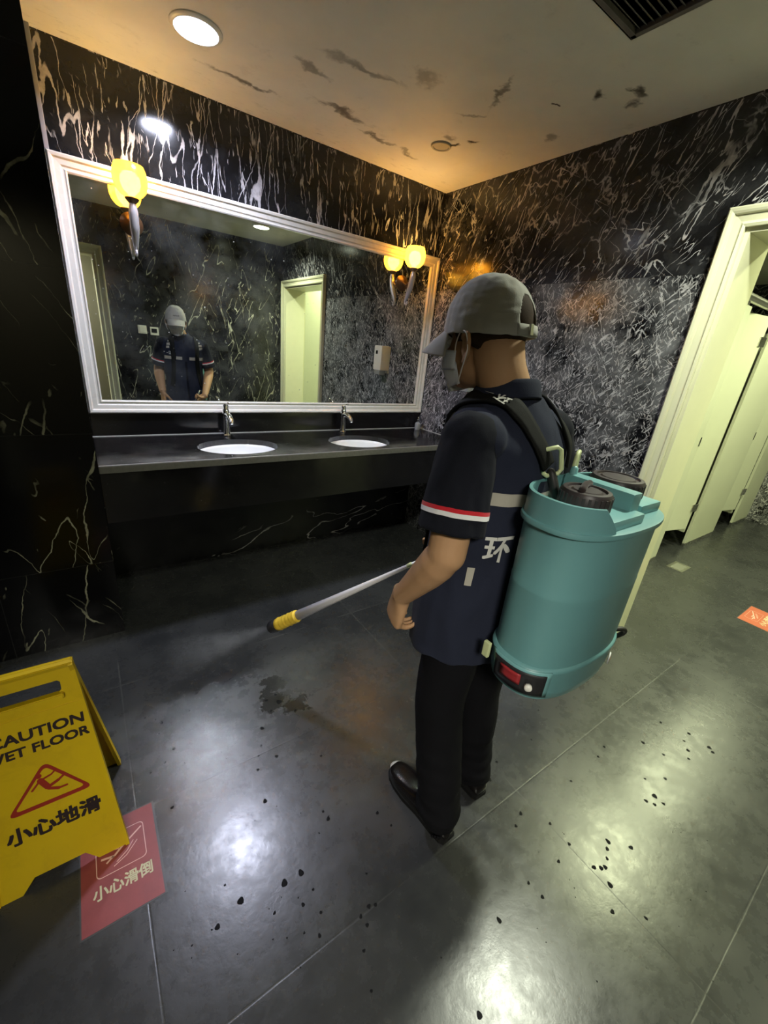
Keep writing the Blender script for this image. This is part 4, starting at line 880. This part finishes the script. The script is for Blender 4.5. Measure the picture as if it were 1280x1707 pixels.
# shoes
def shoe(heel, toe, side):
    heel, toe = V(heel), V(toe); ax = (toe-heel).normalized(); lt = V((0, 0, 1)).cross(ax); L = (toe-heel).length; secs = []; sole = []
    for s_, w_, h_ in ((0, .020, .040), (.03, .030, .058), (.12, .036, .082), (.26, .037, .092), (.38, .039, .084), (.52, .043, .066), (.66, .047, .052), (.80, .045, .042), (.91, .036, .035), (.975, .022, .026), (1.0, .008, .018)):
        c = heel+ax*L*s_+V((0, 0, .012+h_/2)); secs.append((c, lt*w_, V((0, 0, h_/2))))
    v, f = loft(secs, 28, 2.5); o = MB().add(v, f).build('shoe', M['shoe'], person, True); with_mods(o, ('SUBSURF', dict(levels=1)))
    out = []
    for s_, w_ in ((0, .0), (.0, .024), (.05, .034), (.2, .039), (.42, .040), (.62, .049), (.78, .048), (.90, .040), (.98, .024), (1.01, .0)): out.append((s_*L, w_))
    P = [(a, b) for a, b in out]+[(a, -b) for a, b in out[-2:0:-1]]
    m = Matrix(((ax.x, lt.x, 0, heel.x), (ax.y, lt.y, 0, heel.y), (0, 0, 1, .001), (0, 0, 0, 1)))
    poly_prism('sole', P, m, .016, M['sole'], o)
    # laces and a pale patch at the toe tip
    for k in range(4):
        s_ = .36+.055*k; c = heel+ax*L*s_; h_ = .012+float(np.interp(s_, (.26, .38, .52, .66), (.092, .084, .066, .052)))
        MB().tube(catmull([c-lt*.022+V((0, 0, h_-.008)), c+V((0, 0, h_+.002)), c+lt*.022+V((0, 0, h_-.008))], 5), .0022, 8).build('lace', M['black_rubber'], o, True)
    v = []
    for s_, dz in ((.955, .0), (.985, .0), (1.005, -.006)):
        for k in range(14):
            t = math.radians(20+140*k/13); w_ = float(np.interp(s_, (.91, .975, 1.0), (.037, .024, .012))); h_ = float(np.interp(s_, (.91, .975, 1.0), (.037, .030, .022)))
            v.append(heel+ax*L*s_+lt*w_*math.cos(t)+V((0, 0, .012+h_/2+(h_/2)*math.sin(t)+dz*.5)))
    mesh_obj('toe_patch', v, grid_faces(14, 3), M['toe'], o, True)
shoe((-1.500, -2.212, 0), (-1.513, -1.912, 0), -1); shoe((-1.300, -2.168, 0), (-1.285, -1.872, 0), 1)
# hair, cropped close under the cap
v = []; n = 40
for j in range(9):
    for k in range(n):
        az = math.radians(-160+ (320)*k/(n-1))-PI/2; dk = abs(k-(n-1)/2)/13; lo_ = -.060+.045*min(1, dk)**2
        el = .095+(lo_-.095)*j/8; rr = math.sqrt(max(.02, 1-((el-.028)/.0885)**2)) if el > -.03 else .76
        x = .0775*rr*math.cos(az); y = -.012+.0975*rr*math.sin(az)
        v.append(hp(x, y, el))
keep = [q for q in grid_faces(n, 9) if 5 <= (q[0] % n) <= n-7]
o = mesh_obj('hair', v, keep, M['hair'], person, True); with_mods(o, ('SOLIDIFY', dict(thickness=.003, offset=-1)))
# cap ------------------------------------------------------------------------
CR, CF, CU = .0880, .109, .128; c0 = (0, -.010, .002)
def cap_pt(az, t, grow=0.0):      # t 0 at the band, 1 at the button
    ph = t*PI/2; rr = math.cos(ph)**.80; k = 1+.010*math.cos(6*az)*math.sin(2*ph) ; tilt = .010*math.sin(az)*(1-t)
    return (c0[0]+(CR+grow)*rr*k*math.cos(az), c0[1]+(CF+grow)*rr*k*math.sin(az), c0[2]+(CU+grow)*math.sin(ph)-.006+tilt)
n, m = 240, 64; v = []; f = []
for j in range(m):
    for k in range(n):
        az = 2*PI*k/n; p = cap_pt(az, .985*j/(m-1)); cr = .0018*mnoise.noise(V((p[0]*55, p[1]*55, p[2]*30)))+.0015*mnoise.noise(V((p[0]*20, p[1]*20, p[2]*80)))
        v.append(hp(p[0]*(1+cr*8), p[1]*(1+cr*8), p[2]+cr))
def back_hole(az, t):
    d = abs((az-1.5*PI+PI) % (2*PI)-PI); return t > .115 and (d/.40)**2+((t-.115)/.33)**2 < 1
for q in grid_faces(n, m, True):
    k, j = q[0] % n, q[0]//n
    if not back_hole(2*PI*(k+.5)/n, .985*(j+.5)/(m-1)): f.append(q)
f.append(tuple((m-1)*n+k for k in range(n)))
cap = mesh_obj('cap', v, f, M['cap'], person, True); cap['label'] = 'light grey baseball cap'; with_mods(cap, ('SOLIDIFY', dict(thickness=.0022, offset=1)))
v = []; nb = 30; mb_ = 12
for j in range(mb_):
    s_ = j/(mb_-1)
    for k in range(nb):
        az = math.radians(90-58+116*k/(nb-1)); p = V(cap_pt(az, .0)); q = (k/(nb-1)-.5)*2
        ln = .083*(1-abs(q)**2.6*.92); out = V((math.cos(az)*.45, 1, 0)).normalized()
        v.append(hp(p.x*(1-.02*s_)+out.x*ln*s_*.3, p.y+ln*s_, p.z+.010-.030*s_-.020*q*q*(.3+.7*s_)-.012*s_*s_))
o = mesh_obj('brim', v, grid_faces(nb, mb_), M['cap'], cap, True); with_mods(o, ('SOLIDIFY', dict(thickness=.0035, offset=0)), ('SUBSURF', dict(levels=1)))
vb, fb = hell((0, c0[1], c0[2]+CU-.006), (.007, .007, .004)); mesh_obj('cap_button', vb, fb, M['cap_dark'], cap, True)
v = []
for j in range(3):
    for k in range(16): az = 1.5*PI-.46+.92*k/15; v.append(hp(*cap_pt(az, .012+.10*j/2, .0028)))
o = mesh_obj('cap_strap', v, grid_faces(16, 3), M['cap'], cap, True); with_mods(o, ('SOLIDIFY', dict(thickness=.002, offset=1)))
m4 = frame_M(hp(*cap_pt(1.5*PI-.12, .06, .008)), HR, HU); MB().box((-.006, -.011, -.0025), (.006, .011, .0025), .001, m4).build('cap_buckle', M['steel'], cap)
text_mesh('cap_lettering', 'PLAYING', .0135, frame_M(hp(0, c0[1]+CF*.97, c0[2]+.046), -HR, (HU-HF*.42).normalized()), M['cap_dark'], cap, .0004, .0003)
o = [c for c in cap.children if c.name.startswith('cap_lettering')][0]; with_mods(o, ('SHRINKWRAP', dict(target=cap, wrap_method='NEAREST_SURFACEPOINT', wrap_mode='ABOVE_SURFACE', offset=.0006)))
# face mask with ear loops -----------------------------------------------------
v = []; nm, mm = 30, 16
for j in range(mm):
    t = j/(mm-1); u = -.024-.104*t
    for k in range(nm):
        q = (k/(nm-1)-.5)*2; az = q*math.radians(74); wr = .070-.016*t*t; fr = .108+.008*math.sin(PI*min(1, t*1.3))-.030*max(0, t-.55)
        pleat = .0016*math.sin(t*PI*6)*(1-abs(q)); x = wr*math.sin(az); y = .0+fr*math.cos(az)**.8-.004+pleat if abs(q) < 1 else fr*math.cos(az)
        nose = .006*math.exp(-(q*6)**2)*(1-t); uu = u+(.018*abs(q)**1.5 if t > .5 else -.010*abs(q)**1.5*(1-t)*1.2)
        v.append(hp(x, y+nose, uu))
mask = mesh_obj('face_mask', v, grid_faces(nm, mm), M['mask'], person, True); with_mods(mask, ('SOLIDIFY', dict(thickness=.0015)))
for sg in (-1, 1):
    MB().tube([hp(*p) for p in catmull([(sg*.066, .034, -.040), (sg*.076, .022, -.018), (sg*.084, .004, .002), (sg*.094, -.018, -.006), (sg*.091, -.022, -.038), (sg*.080, -.002, -.074), (sg*.062, .024, -.112)], 6)], .0014, 8).build('ear_loop', M['cord'], mask, True)
for sg in (-1, 1):
    vv, ff = hell((sg*.031, .074, -.012), (.012, .010, .009)); e = mesh_obj('eye', vv, ff, M['ceramic'], person, True)
    vv, ff = hell((sg*.031, .082, -.013), (.0052, .0035, .0052)); mesh_obj('iris', vv, ff, M['dark_glass'], e, True)
    MB().tube([hp(sg*.014, .088, .003), hp(sg*.031, .086, .008), hp(sg*.048, .075, .003)], [.0028, .003, .0018], 8, .6).build('eyebrow', M['hair'], person, True)

# ------------------------------------------------------------------ backpack sprayer
TC = V((-1.362, -2.283, 0)); TA, TB = .190, .104
bp = empty('backpack_sprayer', (TC.x, TC.y, .745)); tag(bp, 'teal plastic backpack sprayer tank worn on the back of the cleaner', 'sprayer')
def tk(ang, z, sc=1.0, off=0.0):
    ct, st = math.cos(ang), math.sin(ang); e = 2/2.5
    return V((TC.x+(TA*sc+off)*math.copysign(abs(ct)**e, ct), TC.y+(TB*sc+off)*math.copysign(abs(st)**e, st), z))
def tank_loft(prof, n=96, fn=None, close=True):
    v = []
    for r, z in prof:
        for k in range(n): v.append(tk(2*PI*k/n, z, r))
    f = grid_faces(n, len(prof), True)
    if close: f = [tuple(range(n))[::-1]]+f+[tuple((len(prof)-1)*n+k for k in range(n))]
    return v, f
v, f = tank_loft([(.80, .742), (.90, .745), (.95, .752), (.985, .775), (1.0, .815), (1.03, .832), (1.035, .838), (1.02, .842), (.985, .845), (.985, .86), (.99, 1.02), (.993, 1.024), (.985, 1.028), (.995, 1.16), (1.0, 1.165), (1.06, 1.170), (1.068, 1.175), (1.06, 1.181), (1.0, 1.183), (.2, 1.184)])
MB().add(v, f).build('tank', M['teal'], bp, auto=32)
tank = [c for c in bp.children if c.name.startswith('tank')][0]
# raised collar that wraps the wearer side and the near left corner
n = 80; v = []
for j in range(2):
    for r in ((1.005, 1.03) if j == 0 else (1.03, 1.005)): pass
rows = [(1.03, 0), (1.03, 1), (.98, 1), (.98, 0)]
for r, top in rows:
    for k in range(n):
        a = 35+(246-35)*k/(n-1); h = .056*min(1, max(0, (246-a)/16))**.7*min(1, max(.35, (a-35)/20)); v.append(tk(math.radians(a), 1.178+(h if top else -.004), r))
f = [];
for j in range(3):
    for k in range(n-1): f.append((j*n+k, j*n+k+1, (j+1)*n+k+1, (j+1)*n+k))
f += [(0, n, 2*n, 3*n), (n-1, 4*n-1, 3*n-1, 2*n-1)]
o = mesh_obj('tank_collar', v, f, M['teal'], bp, True); o.data.set_sharp_from_angle(angle=math.radians(40))
mb = MB(); mb.box((TC.x-.125, TC.y-.092, 1.180), (TC.x+.030, TC.y+.04, 1.205), .008); mb.box((TC.x+.070, TC.y-.066, 1.180), (TC.x+.168, TC.y+.05, 1.206), .008)
mb.build('deck_step', M['teal_light'], bp, auto=40)
MB().box((TC.x+.002, TC.y-.070, 1.195), (TC.x+.042, TC.y+.095, 1.243), .008).build('carry_bridge', M['teal_light'], bp, auto=40)
def lid(cx, cy, r, z, lab):
    mb = MB().lathe([(0, z), (r, z), (r+.001, z+.004), (r, z+.034), (r-.004, z+.040), (r-.012, z+.041), (r-.014, z+.036), (r-.020, z+.036), (r-.024, z+.040), (0, z+.041)], (cx, cy, 0), 56)
    for k in range(28):
        a = 2*PI*k/28; m = frame_M((cx+r*math.cos(a), cy+r*math.sin(a), z+.018), (-math.sin(a), math.cos(a), 0), (0, 0, 1)); mb.box((-.0025, -.015, -.001), (.0025, .015, .0015), 0, m)
    o = mb.build('lid', M['lid'], bp, auto=35); o['label'] = lab; return o
l1 = lid(-1.440, -2.292, .052, 1.204, 'nearer dark round screw lid'); MB().tube(catmull([(-1.475, -2.30, 1.249), (-1.44, -2.285, 1.252), (-1.405, -2.275, 1.249)], 5), .007, 10).build('lid_grip', M['cap_dark'], l1, True)
lid(-1.252, -2.262, .060, 1.205, 'farther dark round screw lid')
MB().tube([(-1.345, -2.20, 1.18), (-1.345, -2.20, 1.255)], .009, 14).build('filler_knob', M['teal_light'], bp, auto=40)
# control panel low on the left corner
def tank_patch(name, z0, z1, a0, a1, mat, off, par, sc=1.0, n=14, th=.002):
    v = []
    for z in np.linspace(z0, z1, 5):
        s2 = float(np.interp(z, (.745, .752, .775, .815, .832), (.90, .95, .985, 1.0, 1.03)))
        for k in range(n): v.append(tk(math.radians(a0+(a1-a0)*k/(n-1)), z, s2*sc, off))
    o = mesh_obj(name, v, grid_faces(n, 5), mat, par, True); with_mods(o, ('SOLIDIFY', dict(thickness=th, offset=1))); return o
fr = tank_patch('panel_surround', .762, .842, 163, 228, M['teal_light'], .0, bp, 1.012)
pn = tank_patch('control_panel', .770, .834, 168, 223, M['black_plastic'], .003, bp, 1.012)
tank_patch('power_switch', .795, .825, 178, 197, M['red_switch'], .007, pn, 1.012, 6, .004)
kp = tk(math.radians(206), .800, 1.0, .010); kn = V((-.75, -.66, 0)).normalized(); km = frame_M(kp, kn.orthogonal(), kn.cross(kn.orthogonal()))
MB().lathe([(0, 0), (.009, 0), (.009, .008), (.006, .011), (0, .011)], kp, 18, km.to_3x3()).build('control_knob', M['white_plastic'], pn, True)
# outlet with coloured badge and the hose loop on the far right side
bp2 = tk(math.radians(292), .800, 1.0, .004); bn = V((.35, -.93, 0)).normalized(); bm_ = frame_M(bp2, V((0, 0, 1)).cross(bn), (0, 0, 1))
MB().lathe([(0, 0), (.017, 0), (.016, .003), (0, .004)], bp2, 24, bm_.to_3x3()).build('round_badge', M['ceramic'], bp)
MB().lathe([(0, .004), (.011, .004), (0, .0055)], bp2, 20, bm_.to_3x3()).build('badge_centre', simple('orange_badge', (.6, .25, .05), .4), [c for c in bp.children if c.name.startswith('round_badge')][0])
hose = catmull([(-1.215, -2.335, .830), (-1.150, -2.355, .825), (-1.125, -2.345, .790), (-1.145, -2.300, .752), (-1.165, -2.20, .735), (-1.155, -2.05, .750), (-1.18, -1.92, .80), (-1.25, -1.80, .855), tuple(LG-LD*.085)], 8)
MB().tube(hose, .0065, 12).build('hose', M['black_rubber'], bp, True)
# shoulder straps, laid over the vest
def ribbon(name, path, wdt, th, mat, par, target=None, off=.003, side=None):
    P = catmull(path, 10); v = []; nrow = 5
    for i, p in enumerate(P):
        t = (P[min(i+1, len(P)-1)]-P[max(i-1, 0)]).normalized(); c = V((-1.43, -2.05, p.z-.02 if p.z < 1.33 else 1.25)); nn = (p-c).normalized(); sd = t.cross(nn).normalized()
        for k in range(nrow): v.append(p+sd*wdt*(k/(nrow-1)-.5))
    o = mesh_obj(name, v, grid_faces(nrow, len(P)), mat, par, True)
    if target: stick_to(o, target, off)
    with_mods(o, ('SOLIDIFY', dict(thickness=th, offset=1))); return o
SL = [(-1.440, -2.182, 1.262), (-1.462, -2.165, 1.310), (-1.488, -2.125, 1.360), (-1.512, -2.06, 1.378), (-1.530, -1.99, 1.350), (-1.535, -1.95, 1.28), (-1.54, -1.935, 1.15), (-1.56, -1.935, 1.0), (-1.575, -1.94, .93)]
SR = [(-1.326, -2.182, 1.250), (-1.322, -2.165, 1.300), (-1.328, -2.125, 1.355), (-1.340, -2.06, 1.378), (-1.328, -1.99, 1.350)]+[(-2.86-x, y, z) for x, y, z in SL[5:]]
ribbon('shoulder_strap', SL, .046, .006, M['strap'], bp, vest, .006); ribbon('shoulder_strap', SR, .046, .006, M['strap'], bp, vest, .006)
strapL = [c for c in bp.children if c.name.startswith('shoulder_strap')][0]
svs = [(v.co.copy(), v.normal.copy()) for v in strapL.data.vertices]
for ch, yy in (('环', -2.088), ('卫', -2.052)):     # printed on the crown of the left strap, read from the front
    k = min(svs, key=lambda q: abs(q[0].y-yy)*3+(q[0]-V((-1.503, yy, 1.40))).length+(0 if q[1].z > 0 else 1)); nn = k[1]; ay = V((-.8, .1, -.5)); ay = (ay-nn*ay.dot(nn)).normalized(); ax = ay.cross(nn)
    text_mesh('strap_lettering', ch, .036, frame_M(k[0]+nn*.0022, ax, ay), M['print'], strapL, .0003, .0006)
def buckle(c, ax, ay, w_, h_):
    m = frame_M(c, ax, ay); ring = [(-w_/2, -h_/2+.008, 0), (-w_/2+.008, -h_/2, 0), (w_/2-.008, -h_/2, 0), (w_/2, -h_/2+.008, 0), (w_/2, h_/2-.008, 0), (w_/2-.008, h_/2, 0), (-w_/2+.008, h_/2, 0), (-w_/2, h_/2-.008, 0)]
    pts = [m @ V(p) for p in ring]; pts += [pts[0], pts[1]]; v, f = tube(pts, .0052, 10, cap=False); MB().add(v, f).build('strap_buckle', M['lime'], bp, auto=50)
buckle(V((-1.433, -2.192, 1.276)), (.80, -.50, .30), (-.12, .20, .95), .042, .060); buckle(V((-1.328, -2.190, 1.262)), (.80, .35, .0), (.20, .1, .95), .036, .058)
for a, b in (((-1.428, -2.194, 1.250), (-1.420, -2.215, 1.20)), ((-1.330, -2.192, 1.236), (-1.335, -2.215, 1.19))):
    MB().tube([a, V(a).lerp(V(b), .5)+V((0, .004, .006)), b], [.014, .017, .015], 12, .7).build('strap_anchor', M['black_rubber'], bp, auto=50)
MB().box((-1.562, -2.232, .800), (-1.552, -2.214, .842), .003).build('lower_buckle', M['lime'], bp)

# ------------------------------------------------------------------ spray lance
ln = empty('spray_lance', LG); tag(ln, 'white spray lance with yellow sleeve and black nozzle in the right hand of the cleaner', 'spray lance')
Ln = (LT-LA).length
MB().tube([LG-LD*.08, LG+LD*.06], [.0125, .0115], 18).build('handle', M['black_plastic'], ln, auto=40)
MB().tube([LG+LD*.06, LA+LD*.01, LA+LD*Ln*.35, LA+LD*Ln*.78], [.0055, .0068, .0125, .0210], 20, cap=False).build('lance_tube', M['lance'], ln, True)
MB().tube([LA-LD*.006, LA+LD*.010], [.0085, .0080], 16).build('locking_collar', M['lime'], ln, auto=40)
z0, z1 = .79, .955; pr = []
for k in range(17): pr.append((.0245+.0027*math.sin(k*PI/2*1.5)+.002*k/16, Ln*(z0+(z1-z0)*k/16)))
q = LD.to_track_quat('Z', 'Y').to_matrix()
MB().lathe([(0, pr[0][1])]+pr+[(0, pr[-1][1])], LA, 28, q).build('ribbed_sleeve', M['yellow_tape'], ln, True)
MB().lathe([(0, Ln*.955), (.022, Ln*.955), (.027, Ln*.965), (.027, Ln*1.01), (.022, Ln*1.02), (.012, Ln*1.022), (0, Ln*1.018)], LA, 28, q).build('nozzle', M['black_plastic'], ln, auto=40)
# fine spray leaving the nozzle
n = NT('spray_mist'); n.t.nodes.remove(n.b); vs = n.n('ShaderNodeVolumeScatter'); vs.inputs['Color'].default_value = (.95, .96, 1, 1); vs.inputs['Anisotropy'].default_value = .2
co = n.coords(); nz = n.noise(co, 11, 3); sd = V((-.80, .38, -.34)).normalized(); rel = n.vm('SUBTRACT', co, tuple(LT))
dt = n.n('ShaderNodeVectorMath', _operation='DOT_PRODUCT'); n.l(rel, dt.inputs[0]); dt.inputs[1].default_value = sd; tt = dt.outputs['Value']
ax_ = n.n('ShaderNodeVectorMath', _operation='SCALE'); ax_.inputs[0].default_value = sd; n.l(tt, ax_.inputs['Scale'])
ln_ = n.n('ShaderNodeVectorMath', _operation='LENGTH'); n.l(n.vm('SUBTRACT', rel, ax_.outputs[0]), ln_.inputs[0])
fall = n.rng(n.math('DIVIDE', ln_.outputs['Value'], n.math('ADD', .012, n.math('MULTIPLY', tt, .24))), .1, 1.0, 1, 0, True)
dens = n.math('MULTIPLY', n.math('MULTIPLY', fall, n.rng(tt, .05, .52, 1, 0, True)), n.rng(nz, .3, .7, 2.5, 14.0)); n.l(dens, vs.inputs['Density']); n.l(vs.outputs[0], n.out.inputs['Volume'])
sd = V((-.30, .80, -.42)).normalized(); sd = V((-.80, .38, -.34)).normalized()
mb = MB(); pts = [LT+sd*t for t in (.02, .08, .18, .30, .42, .54)]; v, f = tube(pts, [.016, .035, .065, .095, .115, .10], 24); mb.add(v, f)
MISTON = True
if MISTON:
    o = mb.build('spray_mist', n.m, None, True); tag(o, 'faint cone of mist sprayed from the lance nozzle towards the counter', 'mist', kind='stuff')
